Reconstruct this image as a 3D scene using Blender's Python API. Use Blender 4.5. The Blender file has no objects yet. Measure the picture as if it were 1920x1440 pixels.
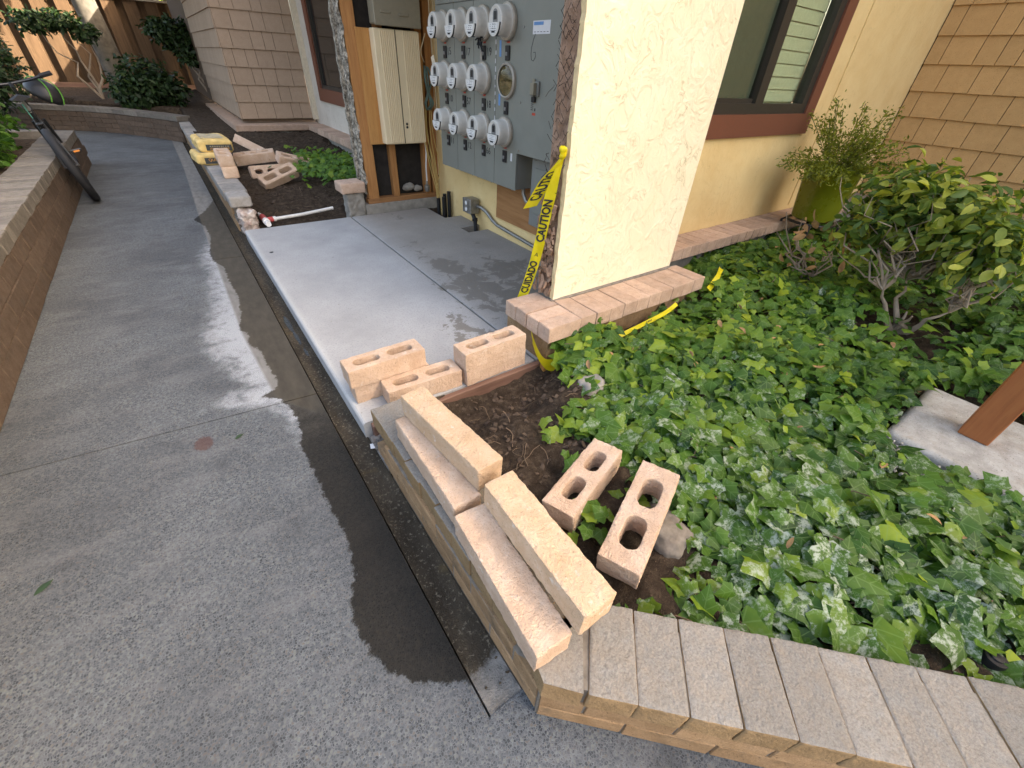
import bpy, bmesh, math, random
import numpy as np
from mathutils import Vector, Matrix, Euler, noise
R = math.radians
scene = bpy.context.scene
col = scene.collection
random.seed(7)

# ---------------------------------------------------------------- camera
PX, PITCH, ROLL, YAW = 775.0, R(37.31), R(-3.24), R(37.5)
EYE = Vector((0, 0, 1.51))
fw = Vector((math.sin(YAW)*math.cos(PITCH), math.cos(YAW)*math.cos(PITCH), -math.sin(PITCH)))
rt = Vector((math.cos(YAW), -math.sin(YAW), 0)); dn = fw.cross(rt)
cx = rt*math.cos(ROLL) + dn*math.sin(ROLL); cy = -rt*math.sin(ROLL) + dn*math.cos(ROLL)
cam = bpy.data.cameras.new('camera'); co = bpy.data.objects.new('camera', cam); col.objects.link(co)
cam.sensor_width = 36.0; cam.lens = PX/1920*36.0; cam.clip_start = 0.02; cam.clip_end = 500
m = Matrix.Identity(4)
for i in range(3):
    m[i][0] = cx[i]; m[i][1] = -cy[i]; m[i][2] = -fw[i]; m[i][3] = EYE[i]
co.matrix_world = m
scene.camera = co

# ---------------------------------------------------------------- sky, sun, exposure
SUN_EL, SUN_AZ = 36.0, 40.0          # azimuth from +X towards -Y
w = bpy.data.worlds.new('World'); scene.world = w; w.use_nodes = True
wn = w.node_tree; bg = wn.nodes['Background']
sky = wn.nodes.new('ShaderNodeTexSky'); sky.sky_type = 'NISHITA'; sky.sun_disc = False
sky.sun_elevation = R(SUN_EL); sky.sun_rotation = R(90 + SUN_AZ)
sky.air_density = 1.0; sky.dust_density = 7.0; sky.ozone_density = 0.0
wn.links.new(sky.outputs[0], bg.inputs[0]); bg.inputs[1].default_value = 0.14
sl = bpy.data.lights.new('sun', 'SUN'); so = bpy.data.objects.new('sun', sl); col.objects.link(so)
sl.energy = 5.0; sl.angle = R(0.5); sl.color = (1.0, 0.93, 0.82)
sv = Vector((math.cos(R(SUN_EL))*math.cos(R(SUN_AZ)), -math.cos(R(SUN_EL))*math.sin(R(SUN_AZ)), math.sin(R(SUN_EL))))
so.rotation_euler = sv.to_track_quat('Z', 'Y').to_euler(); so.location = (6, -4, 12)
vs = scene.view_settings
vs.view_transform = 'Standard'; vs.look = 'None'; vs.gamma = 1.0; vs.use_curve_mapping = False
vs.exposure = 2.58
vs.use_white_balance = True; vs.white_balance_temperature = 7250; vs.white_balance_tint = 10   # camera white balance for open shade
scene.cycles.max_bounces = 5; scene.cycles.diffuse_bounces = 4; scene.cycles.glossy_bounces = 2; scene.cycles.transmission_bounces = 4

# ---------------------------------------------------------------- helpers
def tag(o, label=None, cat=None, group=None, kind=None):
    if label: o['label'] = label
    if cat: o['category'] = cat
    if group: o['group'] = group
    if kind: o['kind'] = kind
    return o

def empty(name, loc=(0, 0, 0), rot=(0, 0, 0)):
    o = bpy.data.objects.new(name, None); col.objects.link(o)
    o.location = loc; o.rotation_euler = rot; o.empty_display_size = 0.05
    return o

def link(name, me, parent=None, loc=None, rot=None, mat=None):
    o = bpy.data.objects.new(name, me); col.objects.link(o)
    if loc is not None: o.location = loc
    if rot is not None: o.rotation_euler = rot
    if parent is not None: o.parent = parent
    if mat is not None and not me.materials: me.materials.append(mat)
    return o

class MB:
    def __init__(s): s.v = []; s.f = []; s.mi = []; s.cur = 0
    def add(s, vs_, fs_, M=None):
        b = len(s.v)
        s.v += [tuple(M @ Vector(p)) if M is not None else tuple(p) for p in vs_]
        s.f += [tuple(i+b for i in f) for f in fs_]; s.mi += [s.cur]*len(fs_)
        return s
    def box(s, x0, x1, y0, y1, z0, z1, M=None):
        return s.add([(x, y, z) for z in (z0, z1) for y in (y0, y1) for x in (x0, x1)],
                     [(0, 2, 3, 1), (4, 5, 7, 6), (0, 1, 5, 4), (2, 6, 7, 3), (0, 4, 6, 2), (1, 3, 7, 5)], M)
    def bbox(s, x0, x1, y0, y1, z0, z1, b=.006, M=None):
        me = bevbox(x1-x0, y1-y0, z1-z0, b)
        T = Matrix.Translation(((x0+x1)/2, (y0+y1)/2, (z0+z1)/2))
        if M is not None: T = M @ T
        return s.add([v.co for v in me.vertices], [tuple(p.vertices) for p in me.polygons], T)
    def prism(s, pts, z0, z1, M=None):
        n = len(pts); a = sum(pts[i][0]*pts[(i+1) % n][1]-pts[(i+1) % n][0]*pts[i][1] for i in range(n))
        if a < 0: pts = pts[::-1]
        vv = [(p[0], p[1], z0) for p in pts]+[(p[0], p[1], z1) for p in pts]
        ff = [tuple(range(n-1, -1, -1)), tuple(range(n, 2*n))]+[(i, (i+1) % n, n+(i+1) % n, n+i) for i in range(n)]
        return s.add(vv, ff, M)
    def tube(s, pts, r, n=8, caps=True, M=None):
        pts = [Vector(p) for p in pts]; k = len(pts); rr = r if isinstance(r, (list, tuple)) else [r]*k
        vv = []; ff = []; up = None
        for i, p in enumerate(pts):
            t = (pts[min(i+1, k-1)]-pts[max(i-1, 0)])
            t = t.normalized() if t.length > 1e-9 else Vector((0, 0, 1))
            if up is None: up = t.orthogonal().normalized()
            up = (up - t*up.dot(t)); up = up.normalized() if up.length > 1e-6 else t.orthogonal().normalized()
            sd = t.cross(up)
            for j in range(n):
                a = 2*math.pi*j/n; vv.append(p+(up*math.cos(a)+sd*math.sin(a))*rr[i])
        for i in range(k-1):
            for j in range(n):
                ff.append((i*n+j, i*n+(j+1) % n, (i+1)*n+(j+1) % n, (i+1)*n+j))
        if caps: ff += [tuple(range(n-1, -1, -1)), tuple(range((k-1)*n, k*n))]
        return s.add(vv, ff, M)
    def lathe(s, prof, n=28, M=None, cap0=True, cap1=True):
        # prof: (radius, z) from bottom to top, about z
        vv = []; ff = []; k = len(prof)
        for r, z in prof:
            for j in range(n):
                a = 2*math.pi*j/n; vv.append((r*math.cos(a), r*math.sin(a), z))
        for i in range(k-1):
            for j in range(n):
                ff.append((i*n+j, i*n+(j+1) % n, (i+1)*n+(j+1) % n, (i+1)*n+j))
        if cap0: ff.append(tuple(range(n-1, -1, -1)))
        if cap1: ff.append(tuple(range((k-1)*n, k*n)))
        return s.add(vv, ff, M)
    def mesh(s, name, mats=None, smooth=False):
        me = bpy.data.meshes.new(name); me.from_pydata(s.v, [], s.f); me.update()
        for mt in (mats if isinstance(mats, (list, tuple)) else [mats]):
            if mt is not None: me.materials.append(mt)
        if isinstance(mats, (list, tuple)) and len(mats) > 1: me.polygons.foreach_set('material_index', s.mi)
        if smooth: set_smooth(me, smooth)
        return me
    def build(s, name, mats, parent=None, smooth=False, loc=None, rot=None):
        return link(name, s.mesh(name, mats, smooth), parent, loc, rot)

def set_smooth(me, ang=40):
    me.polygons.foreach_set('use_smooth', [True]*len(me.polygons))
    if ang is True: ang = 40
    if ang < 180:
        try: me.set_sharp_from_angle(angle=R(ang))
        except Exception: pass

_bb = {}
def bevbox(sx, sy, sz, b=.006, jit=0, seed=0):
    k = (round(sx, 4), round(sy, 4), round(sz, 4), b, jit, seed)
    if k in _bb: return _bb[k]
    bm = bmesh.new(); bmesh.ops.create_cube(bm, size=1)
    for v in bm.verts: v.co = Vector((v.co.x*sx, v.co.y*sy, v.co.z*sz))
    bmesh.ops.bevel(bm, geom=bm.edges[:], offset=min(b, sx*.4, sy*.4, sz*.4), segments=1, affect='EDGES', profile=.6)
    if jit:
        rr = random.Random(seed)
        for v in bm.verts: v.co += Vector((rr.uniform(-jit, jit), rr.uniform(-jit, jit), rr.uniform(-jit, jit)))
    me = bpy.data.meshes.new('bevelled'); bm.to_mesh(me); bm.free(); _bb[k] = me
    return me

def fbm(p, o=3):
    return noise.fractal(Vector(p), 1.0, 2.0, o)

def remeshed(mb_mesh, voxel, amp, freq, seed=0, amp2=0, freq2=0, smooth=True, chip=None):
    """voxel remesh a closed mesh and roughen it along its normals"""
    o = bpy.data.objects.new('tmp', mb_mesh); col.objects.link(o)
    md = o.modifiers.new('r', 'REMESH'); md.mode = 'VOXEL'; md.voxel_size = voxel
    dg = bpy.context.evaluated_depsgraph_get(); dg.update()
    me = bpy.data.meshes.new_from_object(o.evaluated_get(dg))
    bpy.data.objects.remove(o)
    s = Vector((seed*7.3, seed*3.1, seed*1.7))
    nr = [v.normal.copy() for v in me.vertices]
    for v, n in zip(me.vertices, nr):
        d = amp*noise.noise(v.co*freq+s)+amp*.5*noise.noise(v.co*freq*2.7+s)
        if amp2: d += amp2*noise.noise(v.co*freq2+s)
        if chip:                          # knocked-off arrises
            g = sorted(chip[i]/2-abs(v.co[i]) for i in range(3))
            if g[1] < .014:
                c_ = max(0, noise.noise(v.co*17+s)-.12)+.6*max(0, noise.noise(v.co*48+s)-.15); d -= .006*c_*(1-g[1]/.014)
        v.co += n*d
    me.update()
    if smooth:
        if chip: set_smooth(me, 38)
        else: me.polygons.foreach_set('use_smooth', [True]*len(me.polygons))
    return me

def text_mesh(s, size, font_extrude=0.0004, align='CENTER', bold=0.0):
    cu = bpy.data.curves.new('t', 'FONT'); cu.body = s; cu.size = size; cu.align_x = align; cu.align_y = 'CENTER'
    cu.offset = size*bold; cu.extrude = font_extrude; cu.resolution_u = 3
    o = bpy.data.objects.new('t', cu); col.objects.link(o)
    dg = bpy.context.evaluated_depsgraph_get(); dg.update()
    me = bpy.data.meshes.new_from_object(o.evaluated_get(dg)); bpy.data.objects.remove(o)
    me.materials.clear()
    return me

# ---------------------------------------------------------------- material kit
class NT:
    def __init__(s, name, rough=.8, spec=.3):
        s.m = bpy.data.materials.new(name); s.m.use_nodes = True; s.t = s.m.node_tree
        s.b = s.t.nodes['Principled BSDF']; s.b.inputs['Roughness'].default_value = rough
        s.b.inputs['Specular IOR Level'].default_value = spec
        s.tc = None; s._co = None
    def n(s, typ, **kw):
        nd = s.t.nodes.new('ShaderNode'+typ)
        for k, v in kw.items(): setattr(nd, k, v)
        return nd
    def set(s, inp, v):
        if isinstance(v, bpy.types.NodeSocket): s.t.links.new(v, inp)
        else: inp.default_value = v
    def co(s, scale=None, rnd=True):
        """object coordinates shifted by the object's random number, so copies differ"""
        if s._co is None:
            tc = s.n('TexCoord')
            if rnd:
                oi = s.n('ObjectInfo'); ml = s.n('VectorMath', operation='SCALE'); cx_ = s.n('CombineXYZ')
                for i in range(3): s.t.links.new(oi.outputs['Random'], cx_.inputs[i])
                s.t.links.new(cx_.outputs[0], ml.inputs[0]); ml.inputs['Scale'].default_value = 37.0
                ad = s.n('VectorMath', operation='ADD'); s.t.links.new(tc.outputs['Object'], ad.inputs[0]); s.t.links.new(ml.outputs[0], ad.inputs[1])
                s._co = ad.outputs[0]
            else: s._co = tc.outputs['Object']
        if scale is None: return s._co
        mp = s.n('Mapping'); s.t.links.new(s._co, mp.inputs[0]); mp.inputs['Scale'].default_value = scale
        return mp.outputs[0]
    def noise(s, scale, detail=4, rough=.55, stretch=None, dist=0.0):
        nd = s.n('TexNoise'); s.t.links.new(s.co(stretch), nd.inputs['Vector'])
        nd.inputs['Scale'].default_value = scale; nd.inputs['Detail'].default_value = detail
        nd.inputs['Roughness'].default_value = rough; nd.inputs['Distortion'].default_value = dist
        return nd.outputs[0]
    def vor(s, scale, feature='F1', out='Distance', rnd=1.0, stretch=None):
        nd = s.n('TexVoronoi', feature=feature); s.t.links.new(s.co(stretch), nd.inputs['Vector'])
        nd.inputs['Scale'].default_value = scale; nd.inputs['Randomness'].default_value = rnd
        return nd.outputs[out]
    def ramp(s, v, stops, interp='LINEAR'):
        nd = s.n('ValToRGB'); nd.color_ramp.interpolation = interp; e = nd.color_ramp.elements
        while len(e) < len(stops): e.new(.5)
        for el, (p, c) in zip(e, stops):
            el.position = p; el.color = c if len(c) == 4 else (*c, 1)
        s.set(nd.inputs[0], v); return nd.outputs[0]
    def step(s, v, a, b):
        nd = s.n('MapRange', interpolation_type='SMOOTHSTEP'); s.set(nd.inputs[0], v)
        nd.inputs[1].default_value = a; nd.inputs[2].default_value = b; return nd.outputs[0]
    def mix(s, f, a, b, mode='MIX'):
        nd = s.n('Mix', data_type='RGBA', blend_type=mode); s.set(nd.inputs[0], f)
        for i, v in ((6, a), (7, b)):
            if not isinstance(v, bpy.types.NodeSocket): v = v if len(v) == 4 else (*v, 1)
            s.set(nd.inputs[i], v)
        return nd.outputs[2]
    def math(s, op, a, b=0.0, c=None):
        nd = s.n('Math', operation=op); s.set(nd.inputs[0], a); s.set(nd.inputs[1], b)
        if c is not None: s.set(nd.inputs[2], c)
        return nd.outputs[0]
    def attr(s, name):
        nd = s.n('Attribute', attribute_name=name); return nd.outputs['Fac']
    def rand(s): return s.n('ObjectInfo').outputs['Random']
    def vary(s, c, amt=.12):
        """copies of one thing differ a little in brightness"""
        f = s.math('MULTIPLY_ADD', s.rand(), 2*amt, 1-amt)
        hs = s.n('HueSaturation'); s.set(hs.inputs['Value'], f); s.set(hs.inputs['Color'], c if isinstance(c, bpy.types.NodeSocket) else (*c, 1))
        return hs.outputs[0]
    def col(s, c): s.set(s.b.inputs['Base Color'], c if isinstance(c, bpy.types.NodeSocket) else (*c[:3], 1)); return s
    def rough(s, v): s.set(s.b.inputs['Roughness'], v); return s
    def bump(s, h, strength=.5, dist=.005, normal=None):
        nd = s.n('Bump'); nd.inputs['Strength'].default_value = strength; nd.inputs['Distance'].default_value = dist
        s.set(nd.inputs['Height'], h)
        if normal is not None: s.t.links.new(normal, nd.inputs['Normal'])
        s.t.links.new(nd.outputs[0], s.b.inputs['Normal']); return nd.outputs[0]

def plain(name, c, rough=.6, metal=0.0, var=.08, nscale=30, bump=.1, bs=120, spec=.3):
    k = NT(name, rough, spec); nz = k.noise(nscale, 4)
    a = tuple(x*(1-var) for x in c); b = tuple(min(1, x*(1+var)) for x in c)
    k.col(k.ramp(nz, [(.3, a), (.7, b)])); k.b.inputs['Metallic'].default_value = metal
    k.rough(k.math('MULTIPLY_ADD', nz, .25, rough-.12))
    if bump: k.bump(k.noise(bs, 3), bump, .002)
    return k.m

# exposed aggregate paving: pebbles in cement, wet part, lime bloom
def mat_walk():
    k = NT('exposed_aggregate', .85, .25); k.co(rnd=False)
    cellc = k.n('TexVoronoi'); k.t.links.new(k.co(), cellc.inputs['Vector']); cellc.inputs['Scale'].default_value = 140
    sp = k.n('SeparateColor'); k.t.links.new(cellc.outputs['Color'], sp.inputs[0])
    peb = k.ramp(sp.outputs[0], [(0, (.035, .037, .042)), (.3, (.065, .068, .075)), (.5, (.10, .102, .108)), (.68, (.155, .15, .14)), (.82, (.075, .07, .067)), (.93, (.13, .11, .095)), (1, (.36, .36, .34))], 'CONSTANT')
    edge = k.vor(140, 'DISTANCE_TO_EDGE')
    cover = k.step(k.noise(7, 5, .65), .36, .66)            # how much cement shows
    ins = k.step(edge, .05, .16)
    ins2 = k.math('MULTIPLY', ins, k.math('MULTIPLY_ADD', cover, .35, .62))
    big = k.noise(1.4, 3)
    cem = k.ramp(k.noise(60, 3), [(.3, (.085, .088, .095)), (.7, (.155, .159, .167))])
    c = k.mix(ins2, cem, peb)
    c = k.mix(1.0, c, (.97, 1.05, 1.09), 'MULTIPLY')
    c = k.mix(k.math('MULTIPLY', k.step(big, .35, .68), .45), c, (.045, .048, .054))
    wear = k.noise(3.2, 6, .7, (1, 2.2, 1)); c = k.mix(k.math('MULTIPLY', k.step(wear, .46, .74), .36), c, (.19, .195, .205)); c = k.mix(k.math('MULTIPLY', k.step(k.noise(5.5, 5, .7, None, .5), .56, .7), .4), c, (.05, .052, .058))
    speck = k.step(k.noise(240, 2), .70, .78)
    c = k.mix(speck, c, (.40, .40, .39))
    # white bloom beside the wet edge
    bl = k.math('MULTIPLY', k.attr('bloom'), k.math('MULTIPLY_ADD', k.noise(13, 8, .75), 2.0, -.25))
    bl = k.math('MULTIPLY', k.step(bl, .16, .6), k.step(k.math('ADD', k.noise(190, 3, .7), k.math('MULTIPLY', k.attr('bloom'), .12)), .40, .60))
    c = k.mix(k.math('MULTIPLY', bl, .8), c, (.42, .445, .475))
    st = k.step(k.math('SUBTRACT', k.attr('stain'), k.math('MULTIPLY', k.noise(70, 4), .6)), .05, .3)
    c = k.mix(k.math('MULTIPLY', st, .75), c, (.085, .045, .04))
    # wet
    sd = k.math('ADD', k.attr('wet'), k.math('MULTIPLY', k.math('SUBTRACT', k.noise(24, 8, .75), .5), .085))
    wet = k.step(sd, -.005, .008)
    smooth_ = k.step(k.attr('smooth'), .3, .7)
    band = k.ramp(k.noise(18, 5, .6, (1, .35, 1)), [(.3, (.13, .128, .12)), (.7, (.21, .205, .195))])
    c = k.mix(smooth_, c, band)
    wc = k.mix(smooth_, k.mix(1.0, c, (.165, .142, .112), 'MULTIPLY'), k.mix(1.0, c, (.33, .295, .24), 'MULTIPLY'))
    c = k.mix(wet, c, wc); k.col(c)
    k.rough(k.math('SUBTRACT', .88, k.math('MULTIPLY', wet, .12)))
    h = k.math('MULTIPLY', k.math('MULTIPLY', ins, k.math('SUBTRACT', 1.0, smooth_)), k.math('SUBTRACT', 1.0, k.math('MULTIPLY', wet, .5)))
    k.bump(k.math('ADD', h, k.math('MULTIPLY', k.noise(300, 2), .5)), .55, .003)
    return k.m

def mat_gutter():
    k = NT('wet_gutter_concrete', .6, .12); k.co(rnd=False)
    n1 = k.noise(9, 6, .65, (1, .4, 1))
    c = k.ramp(n1, [(.25, (.018, .015, .011)), (.5, (.045, .037, .027)), (.75, (.085, .07, .05))])
    c = k.mix(k.step(k.noise(75, 5, .7), .55, .66), c, (.15, .13, .10))
    c = k.mix(k.math('MULTIPLY', k.step(k.noise(4, 4), .6, .72), .5), c, (.14, .10, .045))
    dry = k.step(k.math('ADD', k.attr('dry'), k.math('MULTIPLY', k.math('SUBTRACT', k.noise(18, 6, .7), .5), .12)), -.01, .015)
    dc = k.ramp(k.noise(28, 6, .7), [(.3, (.12, .118, .112)), (.7, (.24, .235, .222))])
    c = k.mix(dry, c, dc); k.col(c)
    k.rough(k.math('MULTIPLY_ADD', dry, .42, k.math('MULTIPLY_ADD', n1, .3, .58)))
    k.bump(k.math('ADD', k.noise(40, 5, .6), k.noise(170, 3)), .9, .008)
    return k.m

def mat_slab():
    k = NT('fresh_concrete', .8, .25); k.co(rnd=False)
    base = k.ramp(k.noise(3, 5, .6), [(.3, (.31, .312, .314)), (.7, (.40, .402, .404))])
    base = k.mix(k.step(k.noise(90, 4, .7), .48, .7), base, (.265, .268, .27))
    br = k.noise(14, 3, .5, (9, 1, 1)); base = k.mix(k.math('MULTIPLY', k.step(br, .5, .68), .18), base, (.30, .31, .31))
    damp = k.math('ADD', k.attr('damp'), k.math('MULTIPLY', k.math('SUBTRACT', k.noise(7.5, 7, .72, None, .6), .5), 2.3))
    d = k.step(damp, .47, .58)
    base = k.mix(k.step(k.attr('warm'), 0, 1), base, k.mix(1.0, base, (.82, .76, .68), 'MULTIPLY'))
    c = k.mix(k.math('MULTIPLY', d, .85), base, (.165, .153, .135))
    c = k.mix(k.math('MULTIPLY', k.step(k.attr('edge'), .2, 1), .25), c, (.66, .66, .64))
    spot = k.step(k.noise(33, 2, .4), .73, .77); c = k.mix(k.math('MULTIPLY', spot, .7), c, (.2, .185, .16))
    k.col(c); k.rough(k.math('SUBTRACT', .82, k.math('MULTIPLY', d, .25)))
    k.bump(k.math('ADD', k.noise(70, 5, .6), k.math('MULTIPLY', br, .5)), .22, .004)
    return k.m

def mat_block(name, c1, c2, c3, speck=(.16, .10, .06)):
    k = NT(name, .92, .15)
    a = k.ramp(k.noise(11, 6, .65), [(.28, c1), (.52, c2), (.75, c3)])
    a = k.mix(k.math('MULTIPLY', k.step(k.noise(120, 4, .7), .56, .70), .55), a, speck)
    a = k.mix(k.math('MULTIPLY', k.step(k.noise(16, 5, .7), .60, .72), .75), a, (.78, .73, .66))
    a = k.vary(a, .09); k.col(a)
    k.bump(k.math('ADD', k.noise(150, 3, .7), k.math('MULTIPLY', k.noise(45, 4), .9)), 1.0, .009)
    return k.m

def mat_brick(name, c1, c2, stain=(.10, .085, .065), sa=.5, bump=.5, dust=None, var=.16):
    k = NT(name, .9, .15)
    a = k.ramp(k.noise(16, 6, .65), [(.3, c1), (.7, c2)])
    a = k.mix(k.math('MULTIPLY', k.step(k.noise(7, 5, .7), .5, .75), sa), a, stain)
    a = k.mix(k.step(k.noise(150, 2), .63, .72), a, tuple(x*.55 for x in c1))
    a = k.mix(k.math('MULTIPLY', k.step(k.noise(120, 2), .62, .76), .4), a, tuple(min(.7, x*1.5) for x in c2))
    if dust:                              # pale cement dust lying on the tops
        sz = k.n('SeparateXYZ'); k.t.links.new(k.n('TexCoord').outputs['Normal'], sz.inputs[0])
        a = k.mix(k.math('MULTIPLY', k.step(sz.outputs[2], .4, .9), k.math('MULTIPLY_ADD', k.noise(22, 4), .5, .62)), a, k.ramp(k.noise(150, 5, .8), [(.3, tuple(x*.62 for x in dust)), (.5, dust), (.72, tuple(x*1.35 for x in dust))]))
    a = k.vary(a, var); k.col(a)
    k.bump(k.math('ADD', k.noise(110, 4, .65), k.noise(28, 4)), bump, .005)
    return k.m

def mat_stucco(name, c1, c2, stroke=.5, dark=(.36, .27, .14), bs=1.0):
    k = NT(name, .9, .15); k.co(rnd=False)
    a = k.ramp(k.noise(3.5, 5, .6), [(.3, c1), (.7, c2)])
    wv = k.noise(9, 5, .55, (1, 1, .8), 1.6)
    ridge = k.math('ABSOLUTE', k.math('SUBTRACT', wv, .5))
    pat = k.step(k.noise(5, 3), .42, .66)
    line = k.math('MULTIPLY', k.math('SUBTRACT', 1.0, k.step(ridge, .004, .022)), k.step(k.noise(11, 3), .47, .6))
    a = k.mix(k.math('MULTIPLY', k.math('MULTIPLY', line, pat), stroke), a, dark)
    a = k.mix(k.math('MULTIPLY', k.step(k.noise(60, 4), .55, .75), .12), a, dark)
    k.col(a)
    plate = k.step(wv, .38, .62)
    h = k.math('ADD', k.math('MULTIPLY', plate, 1.3), k.math('ADD', k.math('MULTIPLY', k.noise(55, 5, .65), .45), k.math('MULTIPLY', line, -1.0)))
    k.bump(h, .46*bs, .0065)
    return k.m

def mat_wood(name, c1, c2, axis='Z', scale=1.0, rough=.65, knots=True):
    k = NT(name, rough, .25)
    st = {'Z': (1, 1, .07), 'X': (.07, 1, 1), 'Y': (1, .07, 1)}[axis]
    g = k.noise(26*scale, 5, .6, st, 1.2)
    g2 = k.noise(95*scale, 4, .7, st)
    a = k.ramp(g, [(.28, c1), (.5, tuple((x+y)/2 for x, y in zip(c1, c2))), (.72, c2)])
    a = k.mix(k.math('MULTIPLY', k.step(g2, .5, .75), .4), a, tuple(x*.55 for x in c1))
    a = k.mix(k.math('MULTIPLY', k.step(k.noise(5, 4), .55, .8), .35), a, tuple(x*.6 for x in c1))
    a = k.vary(a, .10); k.col(a); k.bump(k.math('ADD', g2, g), .25, .003)
    return k.m

def mat_soil():
    k = NT('dark_garden_soil', .95, .1); k.co(rnd=False)
    a = k.ramp(k.noise(20, 7, .7), [(.25, (.024, .017, .012)), (.5, (.06, .044, .032)), (.78, (.14, .105, .075))])
    a = k.mix(k.step(k.noise(120, 3), .63, .72), a, (.16, .12, .085))
    k.col(a); k.bump(k.math('ADD', k.noise(60, 6, .7), k.noise(200, 4)), 1.0, .012)
    return k.m

def mat_leaf(name, dark, mid, light, veins=True, gloss=.5, trans=.28):
    k = NT(name, gloss, .28)
    t = k.attr('tint')
    oi = k.math('MULTIPLY_ADD', k.noise(38, 3), .25, -.12)
    c = k.ramp(k.math('ADD', t, oi), [(0, dark), (.5, mid), (1, light)])
    if veins:
        uv = k.n('UVMap'); sx = k.n('SeparateXYZ'); k.t.links.new(uv.outputs[0], sx.inputs[0])
        au = k.math('ABSOLUTE', sx.outputs[0]); v_ = sx.outputs[1]
        d1 = au
        d2 = k.math('ABSOLUTE', k.math('SUBTRACT', k.math('MULTIPLY', au, .60), k.math('MULTIPLY', k.math('SUBTRACT', v_, .02), .80)))
        d3 = k.math('ABSOLUTE', k.math('ADD', k.math('MULTIPLY', au, .38), k.math('MULTIPLY', v_, .92)))
        d4 = k.math('ABSOLUTE', k.math('SUBTRACT', k.math('MULTIPLY', au, .62), k.math('MULTIPLY', k.math('SUBTRACT', v_, .38), .78)))
        dm = k.math('MINIMUM', k.math('MINIMUM', d1, d2), k.math('MINIMUM', d3, d4))
        vn = k.math('SUBTRACT', 1.0, k.step(dm, .004, .028))
        c = k.mix(k.math('MULTIPLY', vn, .38), c, (.17, .28, .09))
        du = k.math('MULTIPLY', k.attr('dust'), k.step(k.math('ADD', k.noise(34, 7, .75), k.math('MULTIPLY', k.attr('dust'), .08)), .53, .66))
        c = k.mix(du, c, (.48, .53, .46))
    k.col(c)
    tr = k.n('BsdfTranslucent'); k.set(tr.inputs[0], k.mix(1.0, c, (1.5, 1.6, .7), 'MULTIPLY'))
    mx = k.n('MixShader'); mx.inputs[0].default_value = trans
    k.t.links.new(k.b.outputs[0], mx.inputs[1]); k.t.links.new(tr.outputs[0], mx.inputs[2])
    k.t.links.new(mx.outputs[0], k.t.nodes['Material Output'].inputs[0])
    return k.m

def mat_glass(name, tint=(.9, .95, .92), f=.10):
    k = NT(name, .02, .6); tr = k.n('BsdfTransparent'); tr.inputs[0].default_value = (*tint, 1); gl = k.n('BsdfGlossy'); gl.inputs['Roughness'].default_value = .02
    mx = k.n('MixShader'); lw = k.n('LayerWeight'); k.set(mx.inputs[0], k.math('MULTIPLY_ADD', k.math('POWER', lw.outputs['Facing'], 4.0), .6, .045))
    k.t.links.new(tr.outputs[0], mx.inputs[1]); k.t.links.new(gl.outputs[0], mx.inputs[2]); k.t.links.new(mx.outputs[0], k.t.nodes['Material Output'].inputs[0])
    return k.m
# ---------------------------------------------------------------- materials
MW = mat_walk(); MG = mat_gutter(); MS = mat_slab(); MSOIL = mat_soil()
M_block = mat_block('tan_split_block', (.58, .395, .245), (.67, .48, .325), (.75, .58, .43), (.30, .19, .11))
M_block2 = mat_block('pink_tan_block', (.56, .385, .27), (.65, .47, .345), (.74, .58, .46), (.30, .19, .13))
M_cap = mat_brick('grey_cap_brick', (.25, .165, .085), (.34, .23, .125), (.13, .10, .065), .5, 1.0, (.235, .228, .213))
M_wallbrick = mat_brick('brown_wall_brick', (.27, .17, .09), (.39, .255, .145), (.12, .10, .075), .65, .7)
M_ledge = mat_brick('pink_ledge_brick', (.42, .285, .205), (.54, .39, .30), (.22, .18, .16), .4)
M_backcap = mat_brick('pale_grey_cap', (.25, .235, .215), (.34, .32, .30), (.14, .13, .115), .5)
M_leftb = mat_brick('old_brown_brick', (.078, .055, .041), (.13, .095, .072), (.08, .07, .06), .6)
M_leftcap = mat_brick('worn_grey_cap', (.13, .115, .10), (.19, .173, .152), (.08, .075, .065), .5)
M_conc = plain('weathered_concrete', (.27, .25, .22), .85, 0, .25, 14, .5, 60)
M_footing = mat_brick('pale_footing_concrete', (.33, .315, .285), (.52, .505, .47), (.30, .235, .15), .45, .6)
M_mortar = plain('mortar', (.20, .175, .145), .95, 0, .3, 30, .6, 90)
M_rubble = mat_brick('broken_mortar_rubble', (.30, .20, .165), (.62, .57, .52), (.16, .10, .08), .5, 1.0)
M_stucco = mat_stucco('bright_cream_stucco', (.82, .73, .525), (.865, .785, .59), .55, (.40, .31, .15))
M_stucco2 = mat_stucco('tan_yellow_stucco', (.74, .53, .25), (.80, .61, .31), .3, (.4, .28, .13), .6)
M_stucco3 = mat_stucco('pale_grey_stucco', (.56, .51, .44), (.64, .59, .52), .45, (.25, .2, .15), 1.0)
M_stuccoedge = plain('cut_stucco_edge', (.68, .52, .29), .95, 0, .2, 25, .8, 60)
M_scratch = mat_brick('brown_scratch_coat', (.27, .165, .11), (.42, .28, .20), (.09, .06, .045), .6, .9)
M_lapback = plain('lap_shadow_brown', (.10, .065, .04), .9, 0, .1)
M_paper = plain('black_building_paper', (.022, .019, .017), .7, 0, .4, 12, .6, 25)
M_wire = plain('rusty_wire', (.05, .035, .028), .7, .5, .3)
M_stud = mat_wood('fir_stud', (.33, .145, .05), (.48, .24, .09))
M_studx = mat_wood('fir_plate', (.26, .12, .05), (.36, .18, .075), 'X')
M_plank = mat_wood('yellow_pine_board', (.45, .21, .065), (.58, .31, .11), 'Z', .7)
M_ply = mat_wood('brown_plywood', (.30, .135, .05), (.42, .21, .085), 'Y', .8)
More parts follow.
